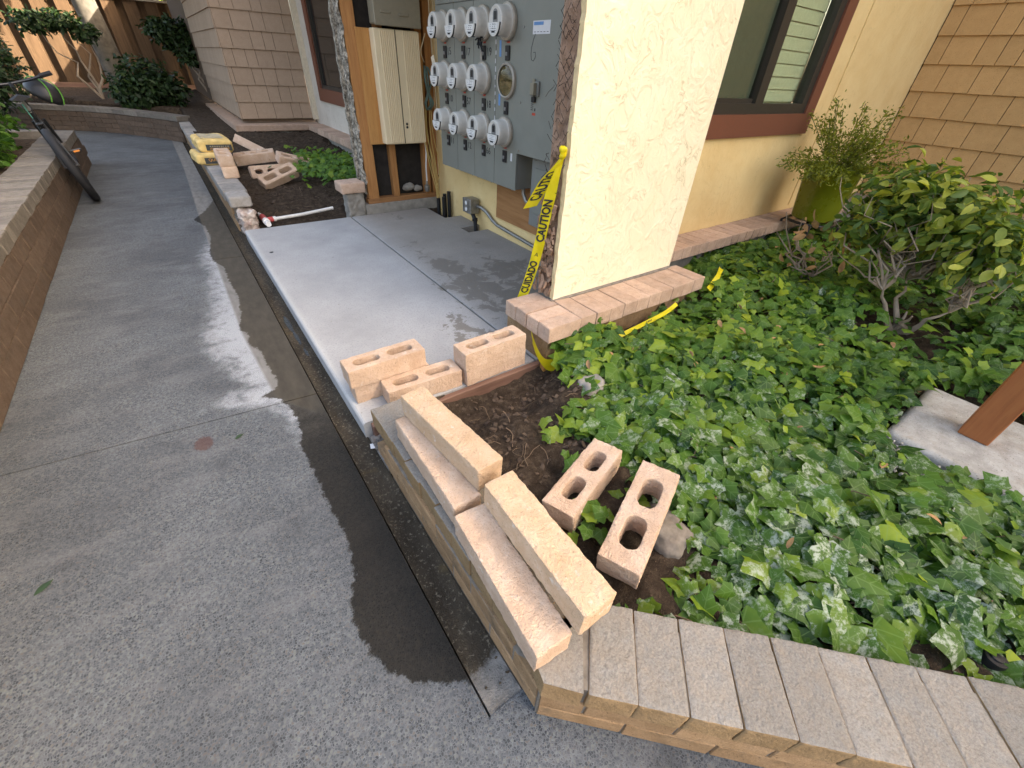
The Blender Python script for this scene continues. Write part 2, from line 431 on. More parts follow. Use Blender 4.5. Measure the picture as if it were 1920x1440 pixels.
M_redwood = mat_wood('redwood_fence_board', (.07, .04, .021), (.135, .082, .045), 'Z', .7)
M_form = mat_wood('wet_form_board', (.14, .075, .055), (.22, .13, .095), 'X')
M_frame = plain('red_brown_paint', (.165, .062, .036), .6, 0, .08)
M_post = mat_wood('rust_brown_post', (.29, .095, .032), (.36, .13, .045), 'Z', .8)
M_alu = plain('dark_bronze_sash', (.055, .05, .043), .4, .4, .05)
M_grey = plain('grey_enamel', (.20, .205, .178), .42, .0, .05, 9, .06, 200, .4)
M_grey2 = plain('dull_grey_enamel', (.19, .192, .175), .5, .0, .06, 9, .06, 200, .4)
M_meter = plain('off_white_plastic', (.60, .58, .535), .38, 0, .05, 30, 0, 0, .45)
M_ring = plain('warm_grey_ring', (.38, .34, .285), .45, .3, .1)
M_mface = plain('white_meter_face', (.66, .66, .65), .4, 0, .03)
M_mrecess = plain('grey_recess', (.20, .20, .195), .5, 0, .05)
M_black = plain('black_plastic', (.018, .018, .02), .4, 0, .1)
M_rubber = plain('black_rubber', (.016, .017, .020), .7, 0, .2)
M_ink = plain('black_marker', (.03, .03, .032), .7, 0, .1)
M_redlab = plain('red_label', (.45, .06, .035), .6, 0, .1)
M_whitelab = plain('white_label', (.62, .62, .63), .6, 0, .05)
M_bluelab = plain('blue_label', (.12, .26, .50), .6, 0, .1)
M_beige = plain('beige_enamel', (.72, .60, .40), .5, 0, .04, 6, .05)
M_olive = plain('putty_grey_box', (.25, .225, .165), .55, 0, .06)
M_metal = plain('galvanised_steel', (.30, .29, .27), .42, .75, .2)
M_brass = plain('old_meter_works', (.20, .12, .055), .45, .5, .5, 18)
M_pvc = plain('white_pvc', (.72, .71, .69), .4, 0, .08)
M_pvcred = plain('red_primer', (.45, .07, .07), .5, 0, .2)
M_tape = NT('yellow_barrier_tape', .38, .4); M_tape.col(M_tape.ramp(M_tape.noise(20, 3), [(.3, (.80, .66, .015)), (.7, (.90, .78, .04))])); 
_tr = M_tape.n('BsdfTranslucent'); _tr.inputs[0].default_value = (.85, .72, .03, 1)
_mx = M_tape.n('MixShader'); _mx.inputs[0].default_value = .35
M_tape.t.links.new(M_tape.b.outputs[0], _mx.inputs[1]); M_tape.t.links.new(_tr.outputs[0], _mx.inputs[2]); M_tape.t.links.new(_mx.outputs[0], M_tape.t.nodes['Material Output'].inputs[0]); M_tape = M_tape.m
M_glass = mat_glass('clear_pane')
M_dglass = plain('dark_window_glass', (.012, .013, .013), .06, 0, .1, 5, 0, 0, .6)
M_screen = plain('insect_screen', (.10, .105, .075), .8, 0, .1)
M_edge = NT('torn_stucco_edge', .95, .1); M_edge.col(M_edge.ramp(M_edge.noise(26, 6, .75), [(.33, (.03, .027, .022)), (.45, (.16, .145, .12)), (.55, (.34, .31, .26)), (.68, (.60, .53, .42))])); M_edge.bump(M_edge.noise(50, 5, .7), 1.0, .01); M_edge = M_edge.m
M_curt = plain('pale_green_blind', (.66, .645, .44), .8, 0, .06)
M_room = plain('dark_room', (.05, .05, .045), .9, 0, .2)
M_shingle = mat_brick('tan_shingle', (.335, .245, .175), (.375, .28, .205), (.30, .21, .15), .3, .25, None, .05)
M_shingle2 = mat_brick('orange_tan_shingle', (.51, .31, .135), (.57, .355, .16), (.47, .285, .125), .3, .25, None, .05)
M_trim = plain('cream_trim', (.62, .54, .41), .7, 0, .08)
M_roof = plain('roof_shingle', (.10, .085, .075), .9, 0, .3)
M_bagy = plain('dusty_yellow_paper', (.62, .45, .18), .8, 0, .25, 9, .7, 22)
M_bagk = plain('grey_print', (.055, .06, .06), .75, 0, .2)
M_bago = plain('orange_print', (.62, .30, .06), .7, 0, .1)
M_pot = plain('lime_glazed_pot', (.13, .15, .008), .28, 0, .12, 5, .05, 60, .5)
M_bark = mat_wood('grey_brown_bark', (.22, .175, .13), (.38, .31, .24), 'Z', .6, .9)
M_twig = plain('dry_twig', (.17, .12, .08), .9, 0, .3)
M_dead = plain('dead_leaf', (.34, .20, .09), .8, 0, .35)
M_ivy = mat_leaf('ivy_leaf', (.016, .056, .009), (.07, .155, .014), (.29, .37, .03))
M_shrub = mat_leaf('shrub_leaf', (.03, .075, .022), (.10, .165, .03), (.36, .38, .06), False, .42, .3)
M_dkleaf = mat_leaf('dark_shrub_leaf', (.010, .022, .009), (.020, .045, .015), (.05, .085, .022), False, .5, .15)
M_fern = mat_leaf('fern_leaf', (.09, .11, .015), (.16, .19, .025), (.28, .29, .04), False, .6, .35)
M_gravel = mat_brick('grey_gravel', (.14, .13, .12), (.34, .32, .30), (.1, .09, .08), .3)
M_water = NT('standing_water', .03, .6); M_water.col((.02, .02, .018)); M_water.bump(M_water.noise(60, 4), .9, .006); M_water = M_water.m

# ---------------------------------------------------------------- structure: ground, paving, gutter, pad, soil
def gridmesh(name, xs, ys, zf, mat, keep=None, skirt=None, attrs=None, warp=None):
    nx, ny = len(xs), len(ys); V = []
    for y in ys:
        for x in xs:
            p = warp(x, y) if warp else (x, y)
            V.append((p[0], p[1], zf(*p)))
    Fc = []
    for j in range(ny-1):
        for i in range(nx-1):
            if keep and not keep((xs[i]+xs[i+1])/2, (ys[j]+ys[j+1])/2): continue
            a = j*nx+i; Fc.append((a, a+1, a+nx+1, a+nx))
    if skirt is not None:
        cnt = {}
        for f in Fc:
            for k in range(4):
                e = (f[k], f[(k+1) % 4]); cnt[e] = 1
        low = {}
        for (a, b) in list(cnt):
            if (b, a) not in cnt:
                for q in (a, b):
                    if q not in low: low[q] = len(V); V.append((V[q][0], V[q][1], skirt))
                Fc.append((b, a, low[a], low[b]))
    me = bpy.data.meshes.new(name); me.from_pydata(V, [], Fc); me.update(); me.materials.append(mat)
    if attrs:
        P = np.array(V)
        for an, fn in attrs.items():
            at = me.attributes.new(an, 'FLOAT', 'POINT'); at.data.foreach_set('value', np.asarray(fn(P[:, 0], P[:, 1]), dtype=np.float32))
    return me

def lin(a, b, st):
    n = max(1, int(round((b-a)/st))); return [a+(b-a)*i/n for i in range(n+1)]

gr = MB(); gr.add([(-60, -60, -.09), (60, -60, -.09), (60, 60, -.09), (-60, 60, -.09)], [(0, 1, 2, 3)])
tag(gr.build('ground', MSOIL), 'dark bare ground around the buildings', None, None, 'structure')

WET = [(.363, 8.279), (.216, 6.777), (.082, 6.295), (-.067, 5.959), (.019, 5.632), (.027, 5.23), (-.036, 4.744), (-.027, 4.509), (.031, 4.333), (.028, 3.928), (.047, 3.628), (.011, 3.284), (-.024, 3.065), (.015, 2.966), (-.012, 2.855), (.042, 2.716), (.043, 2.539), (.063, 2.327), (.038, 2.259), (-.06, 2.215), (.031, 2.156), (.057, 2.064), (.076, 1.895), (.044, 1.741), (.04, 1.701), (.049, 1.46), (.047, 1.258), (.065, 1.14), (.037, .933), (-.019, .823), (-.025, .725), (.019, .584), (.071, .505), (.227, .40)]
def polysd(X, Y, poly):
    """signed distance, positive inside"""
    X = np.asarray(X); Y = np.asarray(Y); d = np.full(X.shape, 1e9); ins = np.zeros(X.shape, bool); n = len(poly)
    for i in range(n):
        x0, y0 = poly[i]; x1, y1 = poly[(i+1) % n]; ex, ey = x1-x0, y1-y0; L = ex*ex+ey*ey+1e-12
        t = np.clip(((X-x0)*ex+(Y-y0)*ey)/L, 0, 1)
        d = np.minimum(d, np.hypot(X-x0-t*ex, Y-y0-t*ey))
        c = ((y0 > Y) != (y1 > Y)); xi = x0+(Y-y0)*ex/(ey if abs(ey) > 1e-12 else 1e-12)
        ins ^= c & (X < xi)
    return np.where(ins, d, -d)
WETP = WET+[(.6, .38), (.6, 8.3)]
def a_wet(X, Y): return np.clip(polysd(X, Y, WETP), -.5, .5)
def a_bloom(X, Y):
    d = -polysd(X, Y, WETP)
    wgt = np.interp(Y, [.9, 1.5, 1.9, 2.3, 3.0, 3.7, 4.4, 4.9, 5.4, 6.2], [0, .12, .55, .85, 1.0, .9, .75, .6, .45, .1])
    wid = np.interp(Y, [1, 2, 2.6, 3.4, 4.2, 5.2], [.06, .13, .36, .32, .24, .10])
    return np.clip(1-np.maximum(d, 0)/wid, 0, 1)**.8*wgt + .35*np.exp(-(((X+.3)/.12)**2+((Y-2.25)/.07)**2)) + .3*np.exp(-(((X+.42)/.05)**2+((Y-1.55)/.05)**2))
def a_stain(X, Y): return np.exp(-(((X+.338)/.045)**2+((Y-1.981)/.06)**2))*1.0
def a_smooth(X, Y): return np.clip((X-np.interp(Y, [1.6, 2.2, 3, 6, 9], [.3, .02, -.02, .0, .05]))/.06+.5, 0, 1)*np.clip((Y-1.7)/.4, 0, 1)
WA = {'wet': a_wet, 'bloom': a_bloom, 'stain': a_stain, 'smooth': a_smooth}
base = MB(); base.box(-4, .217, -4, 14.6, -.06, -.012); base.box(.331, 4, -4, .2, -.06, -.012)
walk = base.build('walkway', M_mortar); tag(walk, 'grey exposed aggregate concrete walkway with damp edge', None, None, 'structure')
SEAM = [-4, 2.112, 4.55, 7.0, 9.6, 14.5]
xs = lin(-1.14, -.62, .06)+lin(-.62, .215, .022)[1:]
for i in range(len(SEAM)-1):
    s0, s1 = SEAM[i]+.004, SEAM[i+1]-.004
    g = [0, .55, .62]+lin(.62, 1, .0038)[1:] if i == 0 else lin(0, 1, .0085 if i < 3 else .03)
    xx = xs
    def wp(x, t, s0=s0, s1=s1): return (x, (s0+(s1-s0)*t)-.105*x)
    me = gridmesh('paving_panel', xx, g, lambda x, y: 0.0, MW, None, -.04, WA, wp)
    link('paving_panel', me, walk)
ap = gridmesh('paving_panel', [.215, .5, 4], [-4, -1, .30], lambda x, y: 0.0, MW, None, None, WA); link('paving_panel', ap, walk)
ap = gridmesh('paving_panel', [-4.5, -3, -1.14], [9.85, 12, 14.62], lambda x, y: 0.0, MW, None, None, WA); link('paving_panel', ap, walk)

# gutter strip
def gz(x, y): return -.001-min(1, max(0, (y-.24)/.25))*(.005+.012*math.sin(max(0, min(1, (x-.219)/.11))*math.pi))+.003*noise.noise(Vector((x*14, y*5, 0)))*min(1, max(0, (y-.24)/.25))+.0025*fbm((x*45, y*22, 3), 3)*min(1, max(.2, (y-.24)/.25))
gx = lin(.222, .335, .008); gy = lin(.236, 5.2, .012)+lin(5.2, 6, .05)[1:]+lin(6, 12, .3)[1:]
def a_dry(X, Y): return np.clip((.41+.3*(X-.22)-Y), -.3, .3)
tag(link('gutter', gridmesh('gutter', gx, gy, gz, MG, None, -.05, {'dry': a_dry})), 'narrow wet muddy drainage gutter along the pad', None, None, 'structure')
pm = MB(); rng = random.Random(4)
for cy_, cx_, L, W in ((3.02, .270, .13, .016), (2.80, .275, .11, .012), (2.58, .28, .06, .009)):
    pts = [(cx_+W*math.cos(a)*(1+.35*noise.noise(Vector((a*2, cy_, 1)))), cy_+L*math.sin(a)*(1+.3*noise.noise(Vector((a*3, cy_, 5))))) for a in [2*math.pi*i/30 for i in range(30)]]
    pm.prism(pts, -.03, -.0155)
tag(pm.build('puddle', M_water), 'small bright puddles lying in the gutter', None, None, 'structure')

# pad
pad = empty('concrete_pad', (.93, 3.3, 0)); tag(pad, 'new light grey concrete pad in front of the meters', None, None, 'structure')
bumps = [(1.82, 4.83, .15, .3, .7), (1.62, 3.65, .16, .35, .75), (1.63, 3.15, .2, .4, 1.0), (1.65, 2.7, .3, .5, 1.15), (2.1, 2.85, .35, .45, .95), (1.9, 2.35, .5, .4, 1.1), (1.25, 2.32, .12, .12, .9), (1.2, 2.1, .16, .22, .85), (2.2, 3.6, .1, .2, .5), (1.3, 2.0, .12, .2, 1.0)]
def a_damp(X, Y):
    d = np.zeros(X.shape)
    for bx, by, sx, sy, k in bumps: d = np.maximum(d, k*np.exp(-(((X-bx)/sx)**2+((Y-by)/sy)**2)))
    return np.clip(d*.75, 0, 1.2)
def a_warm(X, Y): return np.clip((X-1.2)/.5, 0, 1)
def a_edge(X, Y): return np.clip(1-(X-.325)/.07, 0, 1)
PA = {'damp': a_damp, 'warm': a_warm, 'edge': a_edge}
def padz(x, y): return .09-(.012 if x < .3265 else (.004 if x < .333 else 0))-.004*(abs(x-1.402) < .0095)
py = [1.606]+lin(1.612, 4.995, .045)
p1 = gridmesh('slab_panel', [.325, .331, .34]+lin(.36, 1.38, .045)+[1.388, 1.394], py, padz, MS, None, -.03, PA)
p2x = [1.409, 1.415, 1.428]+lin(1.45, 2.30, .045)+lin(2.33, 2.543, .04)
def notch(x, y): return not ((x > 2.31 and 3.9 < y < 4.09) or (x > 2.34 and 4.5 < y < 4.99))
p2 = gridmesh('slab_panel', p2x, py, padz, MS, notch, -.03, PA)
# parent keeps world coordinates: pad empty sits at the pad's foot
for me in (p1, p2):
    o = link('slab_panel', me, pad); o.matrix_parent_inverse = Matrix.Translation(pad.location).inverted()
js = MB(); js.box(1.390, 1.413, 1.63, 4.97, .0, .072); o = js.build('joint_filler', M_mortar, pad); o.matrix_parent_inverse = Matrix.Translation(pad.location).inverted()
dh = MB(); dh.lathe([(.016, .0885), (.017, .0915), (.004, .0935)], 14, Matrix.Translation((.428, 4.242, 0))); o = dh.build('metal_disc', M_black, pad); o.matrix_parent_inverse = Matrix.Translation(pad.location).inverted()

# soil beds
def soilz_near(x, y):
    z = .16+.05*fbm((x*1.3, y*1.3, 3))+.03*fbm((x*6, y*6, 1))+.012*fbm((x*22, y*22, 2))
    dx = (x-.98)/.42; dy = (y-1.42)/.17; z -= .17*math.exp(-(dx*dx+dy*dy))            # trench along the form board
    z += .05*math.exp(-(((x-1.3)/.16)**2+((y-1.12)/.16)**2))
    if y > 1.46: z -= .05
    z += .05*min(1, max(0, (x-2)/2))
    return max(z, .0+.01*fbm((x*20, y*20, 6)))
def in_near(x, y):
    if (x-.32)*.7147+(y-.229)*.699 < .12: return False
    if x < .46 and y > .2: return False
    if y > 1.585 and x < 2.75: return False
    return True
gm = gridmesh('soil_bed', lin(.44, 2.2, .03)+lin(2.2, 7.5, .12)[1:], lin(-4, 0, .12)+lin(0, 1.60, .03)[1:]+lin(1.6, 2.2, .1)[1:], soilz_near, MSOIL, in_near, None)
set_smooth(gm, 180); tag(link('soil_bed', gm), 'dark soil of the planting bed behind the low corner wall', None, None, 'structure')
def soilz_far(x, y): return .10+.05*fbm((x*2, y*2, 7))+.03*fbm((x*9, y*9, 1))+.014*fbm((x*26, y*26, 4))+.12*min(1, max(0, (y-5.4)/1.2))-.05*(y < 5.35)+.16*min(1, max(0, (y-7.2)/2))
gm = gridmesh('soil_bed', lin(.40, 2.5, .045), lin(5.0, 10.3, .045), soilz_far, MSOIL, None, -.05)
set_smooth(gm, 180); tag(link('soil_bed', gm), 'dark mulch bed between the low wall and the far stucco wall', None, None, 'structure')
def soilz_back(x, y): return .40+.03*(y-11)*.5+.04*fbm((x*2, y*2, 9))+.02*fbm((x*11, y*11, 9))
gm = gridmesh('soil_bed', lin(-5, 1.3, .14), lin(9.8, 21, .14), soilz_back, MSOIL, lambda x, y: (x > .44) or (y-14.45 > -.55*(x+1) and x < .6 and y-13.4 > -1.55*(x+.1)), -.05)
set_smooth(gm, 180); tag(link('soil_bed', gm), 'dark leaf-littered bed in front of the board fence', None, None, 'structure')
gm = gridmesh('soil_bed', lin(-5, -1.38, .1), lin(-1, 9.75, .14), lambda x, y: .40+.05*fbm((x*2, y*2, 12)), MSOIL, None, -.05)
set_smooth(gm, 180); tag(link('soil_bed', gm), 'soil of the left planting bed behind the long wall', None, None, 'structure')
# ---------------------------------------------------------------- low brick walls
rough_cap = [remeshed(bevbox(.1240, .237, .097, .002), .0050, .0011, 30, s, .0010, 90) for s in range(3)]
for me in rough_cap: set_smooth(me, 40); me.materials.clear(); me.materials.append(M_cap)
def place(name, me, parent, loc, rz=0, rx=0, ry=0, sc=None):
    o = link(name, me, parent, loc, (rx, ry, rz))
    if sc: o.scale = sc
    return o
wall_bricks = {}
def wbrick(L, D, H, mat, seed):
    k = (L, D, H, mat.name, seed)
    if k not in wall_bricks:
        me = bevbox(L, D, H, .004, .0018, seed).copy(); me.materials.clear(); me.materials.append(mat); wall_bricks[k] = me
    return wall_bricks[k]
rng = random.Random(11)

# near corner wall: left run and the 45 degree run
nw = empty('planter_wall', (.33, .23, 0)); tag(nw, 'low brown brick corner wall with grey cap bricks in the foreground', 'wall')
def nwp(o):
    o.matrix_parent_inverse = Matrix.Translation(nw.location).inverted(); return o
U = Vector((.6995, -.7147, 0)); N45 = Vector((.7147, .6995, 0)); P0 = Vector((.322, .229, 0)); A45 = math.atan2(U.y, U.x)
core = MB(); core.prism([(.3385, .235), (.3385, 1.30), (.56, 1.30), (.56, .27)], -.02, .1665); core.prism([(.352, .25), (.352, 1.30), (.56, 1.30), (.56, .28)], .167, .2595)
c0 = P0+N45*.0075; c1 = c0+U*3.2; c2 = c1+N45*.19; c3 = P0+N45*.21
core.prism([(c0.x+.005, c0.y), (c1.x, c1.y), (c2.x, c2.y), (.56, .27)], -.02, .2600)
nwp(core.build('mortar_core', M_mortar, nw))
# cap bricks, left run (y from corner to the pad)
ys_ = []
y = 1.423; k = 0
while y > .33:
    o = nwp(place('cap_brick', rough_cap[k % 3], nw, (.345+.1185+rng.uniform(-.004, .004), y, .2165+rng.uniform(-.003, .003)), R(90)+rng.uniform(-.02, .02), rng.uniform(-.012, .012)))
    y -= .1245; k += 1
ce = MB(); ce.prism([(.345, .268), (.345, .232), (.45, .20), (.565, .30), (.565, .268)][:4]+[(.5, .268)], .168, .264); 
ce = MB(); q1 = P0+U*.115; q2 = q1+N45*.237
ce.prism([(.33, .226), (q1.x-.004, q1.y+.004), (q2.x-.006, q2.y+.02), (.345+.237, .285), (.345, .285)], .169, .266)
nwp(ce.build('cap_brick', M_cap, nw))
s = .183; k = 0
while s < 3.1:
    p = P0+U*s+N45*.1185
    o = nwp(place('cap_brick', rough_cap[(k*2+1) % 3], nw, (p.x, p.y, .2165+rng.uniform(-.0025, .0025)), A45+rng.uniform(-.012, .012), rng.uniform(-.01, .01), rng.uniform(-.008, .008)))
    s += .1262; k += 1
# stretcher courses under the caps: face of the left run and of the 45 degree run
for ci, (z0, z1) in enumerate(((.003, .083), (.086, .1665))):
    y = .245+(.12 if ci else 0); first = True
    L = .245
    y = .24
    while y < (1.26 if ci else 1.33):
        ll = .12 if (ci and y < .25) else L
        ll = min(ll, 1.46-y)
        o = nwp(place('brick', wbrick(round(ll-.005, 3), .05, z1-z0, M_wallbrick, rng.randrange(4)), nw, (.3615+rng.uniform(-.0015, .0015), y+ll/2, (z0+z1)/2), R(90)))
        y += ll
    s = .0
    while s < 3.0:
        ll = .125 if (ci and s == 0) else L
        p = P0+U*(s+ll/2+.006)+N45*.030
        o = nwp(place('brick', wbrick(round(ll-.005, 3), .05, z1-z0, M_wallbrick, rng.randrange(4)), nw, (p.x, p.y, (z0+z1)/2), A45))
        s += ll
gv = MB(); 
for i in range(150):
    r = rng.uniform(.004, .010); p = (rng.uniform(.335, .42), rng.uniform(1.36, 1.55), rng.uniform(.015, .03))
    me = bevbox(.016, .013, .011, .004, .002, i % 4)
    gv.add([v.co for v in me.vertices], [tuple(f.vertices) for f in me.polygons], Matrix.Translation(p) @ Euler((rng.uniform(0, 3), rng.uniform(0, 3), rng.uniform(0, 3))).to_matrix().to_4x4() @ Matrix.Scale(r/.008, 4))
gv.box(.335, .44, 1.34, 1.58, -.03, .018)
tag(gv.build('gravel', M_gravel), 'grey gravel in the gap between the low wall and the pad', 'gravel', None, 'stuff')

# form board along the near side of the pad
fb = MB(); fb.bbox(.36, 1.47, 1.566, 1.603, -.02, .082, .003)
tag(fb.build('form_board', M_form), 'wet wooden form board along the near edge of the pad', 'board')
st = MB(); st.bbox(1.405, 1.455, 1.525, 1.564, -.05, .10, .004); tag(st.build('wooden_stake', M_plank), 'short orange wooden stake at the end of the form board', 'stake')

# right far wall: from the broken end at the pad back to the curve
fwall = empty('planter_wall', (.39, 5.2, 0)); tag(fwall, 'low brick wall with a broken end beyond the pad', 'wall')
def fwp(o): o.matrix_parent_inverse = Matrix.Translation(fwall.location).inverted(); return o
core = MB(); core.box(.315, .47, 5.26, 12.2, -.02, .262); fwp(core.build('mortar_core', M_mortar, fwall))
y = 5.47
mcap2 = bevbox(.225, .40, .095, .008, .003, 2).copy(); mcap2.materials.clear(); mcap2.materials.append(M_backcap)
while y < 12.1:
    fwp(place('cap_block', mcap2, fwall, (.388, y+.2, .315), rng.uniform(-.008, .008))); y += .404
for ci in range(3):
    y = 5.30+(ci % 2)*.2
    while y < 12.0:
        fwp(place('brick', wbrick(.394, .05, .084, M_wallbrick, rng.randrange(4)), fwall, (.325, y+.2, .043+ci*.088), R(90))); y += .402
rb = MB(); rb.bbox(.335, .475, 5.09, 5.30, -.01, .24, .02)
me = remeshed(rb.mesh('r'), .011, .035, 16, 5, .012, 50); me.materials.clear(); me.materials.append(M_rubble); fwp(link('rubble_end', me, fwall))
cb = MB(); cb.bbox(.29, .492, 5.17, 5.466, .262, .366, .012); me = remeshed(cb.mesh('c'), .011, .006, 18, 2); me.materials.clear(); me.materials.append(M_backcap); fwp(link('cap_block', me, fwall))

# curved back wall
bw = empty('garden_wall', (-.4, 13, 0)); tag(bw, 'low curved brick wall closing the far end of the walkway', 'wall')
def bwp(o): o.matrix_parent_inverse = Matrix.Translation(bw.location).inverted(); return o
BP = [(-5.2, 16.0), (-2.6, 14.75), (-1.32, 13.95), (-.77, 13.42), (-.15, 12.5), (.28, 11.75)]
for i in range(len(BP)-1):
    a = Vector((*BP[i], 0)); b = Vector((*BP[i+1], 0)); d = (b-a); L = d.length; d.normalize(); nrm = Vector((-d.y, d.x, 0)); an = math.atan2(d.y, d.x)
    Mx = Matrix.Translation(a) @ Matrix.Rotation(an, 4, 'Z')
    c_ = MB(); c_.box(-.02, L+.02, .02, .24, -.02, .36, Mx); bwp(c_.build('mortar_core', M_mortar, bw))
    for ci in range(4):
        s = -(ci % 2)*.2
        while s < L-.02:
            s0 = max(s, 0); e0 = min(s+.4, L); l2 = round(e0-s0-.008, 3)
            if l2 > .05:
                p = a+d*((s0+e0)/2)+nrm*.012
                bwp(place('brick', wbrick(l2, .05, .086, M_leftb, rng.randrange(4)), bw, (p.x, p.y, .046+ci*.09), an))
            s += .4
    n = max(1, round(L/.4))
    for j in range(n):
        p = a+d*(L*(j+.5)/n)+nrm*.12
        bwp(place('cap_block', wbrick(round(L/n-.003, 3), .28, .09, M_leftcap, j % 4), bw, (p.x, p.y, .412), an))

# long left wall
lw = empty('garden_wall', (-1.26, 5, 0)); tag(lw, 'long low brick wall along the left side of the walkway', 'wall')
def lwp(o): o.matrix_parent_inverse = Matrix.Translation(lw.location).inverted(); return o
core = MB(); core.box(-1.40, -1.145, -1.0, 9.8, -.02, .372); lwp(core.build('mortar_core', M_mortar, lw))
mc = [wbrick(.121, .31, .10, M_leftcap, s_) for s_ in range(4)]
y = .3; k = 0
while y < 9.75:
    lwp(place('cap_brick', mc[rng.randrange(4)], lw, (-1.268+rng.uniform(-.004, .004), y, .425+rng.uniform(-.002, .003)), R(90)+rng.uniform(-.01, .01))); y += .125
for ci in range(3):
    y = .2+(ci % 2)*.2
    while y < 9.7:
        lwp(place('brick', wbrick(.394, .05, .118, M_leftb, rng.randrange(4)), lw, (-1.143+rng.uniform(-.002, .002), y+.2, .0615+ci*.123), R(90))); y += .402
ew = MB(); ew.box(-4, -1.40, 9.72, 9.86, -.02, .372); lwp(ew.build('return_core', M_mortar, lw))
x = -1.62
while x > -4:
    lwp(place('cap_brick', wbrick(.40, .22, .10, M_leftcap, rng.randrange(4)), lw, (x, 9.8, .425))); x -= .404
# ---------------------------------------------------------------- the building
def ad(o):
    """child given in world coordinates under an unrotated root"""
    p = o.parent; root = p
    o.matrix_parent_inverse = Matrix.Translation(p.location).inverted() if p.parent is None else Matrix.Identity(4)
    return o
bld = empty('apartment_building', (2.5, 3.5, 0)); tag(bld, 'cream stucco and shingle apartment building with an open meter alcove', 'building')
def part(name, mb, mats, smooth=False): return ad(mb.build(name, mats, bld, smooth))

# near pier (wing wall): stucco face, cut edge, scratch coat end
def ragged(name, pts_fn, mat): pass
rg = random.Random(21)
def jag(z, amp=.008, s=0): return amp*fbm((0, s, z*9), 4)+amp*.6*fbm((3, s, z*34), 3)
zs_ = lin(.372, 3.3, .03)
pf = MB(); n = len(zs_); V = []; Fq = []
for z in zs_:
    xe = 1.632+jag(z, .007, 1)
    V += [(xe, 1.755, z), (2.79, 1.755, z), (2.79, 1.80, z), (xe+.004, 1.792+jag(z, .006, 4), z)]
for i in range(n-1):
    for a, b in ((0, 1), (1, 2), (2, 3), (3, 0)):
        Fq.append((i*4+a, i*4+b, i*4+4+b, i*4+4+a))
Fq += [(3, 2, 1, 0), (4*n-4, 4*n-3, 4*n-2, 4*n-1)]
pf.add(V, Fq); pf.mi = [1 if (i < (n-1)*4 and i % 4 == 3) else 0 for i in range(len(Fq))]
part('stucco_pier', pf, [M_stucco, M_stuccoedge])
sc = MB(); V = []; Fq = []
zz = lin(.365, 3.3, .018); ysn = [1.793, 1.805, 1.82, 1.835, 1.85, 1.865, 1.88, 1.90]
for z in zz:
    for y in ysn:
        rr = .018 if z > .75 else .05
        V.append((1.645+rr*fbm((y*14, z*9, 2), 4)+.02*(z < .7)*fbm((y*40, z*25, 5), 3), y+(.012*fbm((7, z*8, 1))), z))
for i in range(len(zz)-1):
    for j in range(len(ysn)-1):
        a = i*len(ysn)+j; Fq.append((a, a+len(ysn), a+len(ysn)+1, a+1))
sc.add(V, Fq); part('scratch_coat', sc, M_scratch)
pc = MB(); pc.box(1.665, 2.785, 1.801, 1.94, .36, 3.3); part('sheathing', pc, M_scratch)
# chicken wire and torn splinters on the cut end
wr = MB(); 
for i in range(46):
    z = .95+i*.025; yy = 1.80+.022*(i % 2)
    for j in range(3):
        y0 = yy+j*.045
        if y0 > 1.93: continue
        x_ = 1.628+.01*noise.noise(Vector((y0*30, z*20, 0)))
        jx = lambda: rg.uniform(-.006, .006)
        if rg.random() < .62: wr.tube([(x_, y0+jx(), z+jx()), (x_-.004+jx(), y0+.0225+jx(), z+.025+jx())], .0012, 4, False)
        if rg.random() < .62: wr.tube([(x_, y0+jx(), z+jx()), (x_-.004+jx(), y0-.0225+jx(), z+.025+jx())], .0012, 4, False)
for i in range(26):
    z = rg.uniform(.5, 1.95); y0 = rg.uniform(1.80, 1.93)
    pts = [(1.635, y0, z)]
    for k in range(4): pts.append((pts[-1][0]-rg.uniform(0, .016), pts[-1][1]+rg.uniform(-.014, .014), pts[-1][2]+rg.uniform(-.02, .02)))
    wr.tube(pts, .0014, 4, False)
part('wire_mesh', wr, M_wire)['kind'] = 'stuff'
sp = MB()
for i in range(70):
    z = rg.uniform(.37, 1.0)**1.0; y0 = rg.uniform(1.80, 1.94); l = rg.uniform(.02, .07)
    Mx = Matrix.Translation((1.632+rg.uniform(-.02, .01), y0, z)) @ Euler((rg.uniform(-.6, .6), rg.uniform(-.5, .5), rg.uniform(-1, 1))).to_matrix().to_4x4()
    sp.box(-.006, .006, -.009, .009, -l/2, l/2, Mx)
part('torn_lath', sp, [M_scratch])['kind'] = 'stuff'
# pier base and brick ledge
pb = MB(); pb.box(1.425, 2.86, 1.535, 1.945, -.03, .262); part('pier_base', pb, M_wallbrick)
led = ad(MB().box(1.60, 2.80, 1.56, 1.755, .262, .352).build('brick_ledge', M_mortar, bld))
def lb(L, D, H, x, y, z, rz=0):
    return ad(place('brick', wbrick(L, D, H, M_ledge, rng.randrange(4)), led, (x+rng.uniform(-.003, .003), y, z+rng.uniform(-.002, .002)), rz))
x = 1.70
while x < 2.9:
    lb(.122, .262, .096, x, 1.622, .313, rng.uniform(-.01, .01)); x += .1235
for j, y in enumerate((1.543, 1.652, 1.761, 1.868)): lb(.243, .104, .096, 1.509, y, .313)
mb_ = MB(); mb_.tube([(1.62, 1.765, .362), (1.8, 1.748, .364), (2.2, 1.75, .362), (2.78, 1.748, .364)], .012, 6); part('mortar_bead', mb_, M_mortar)

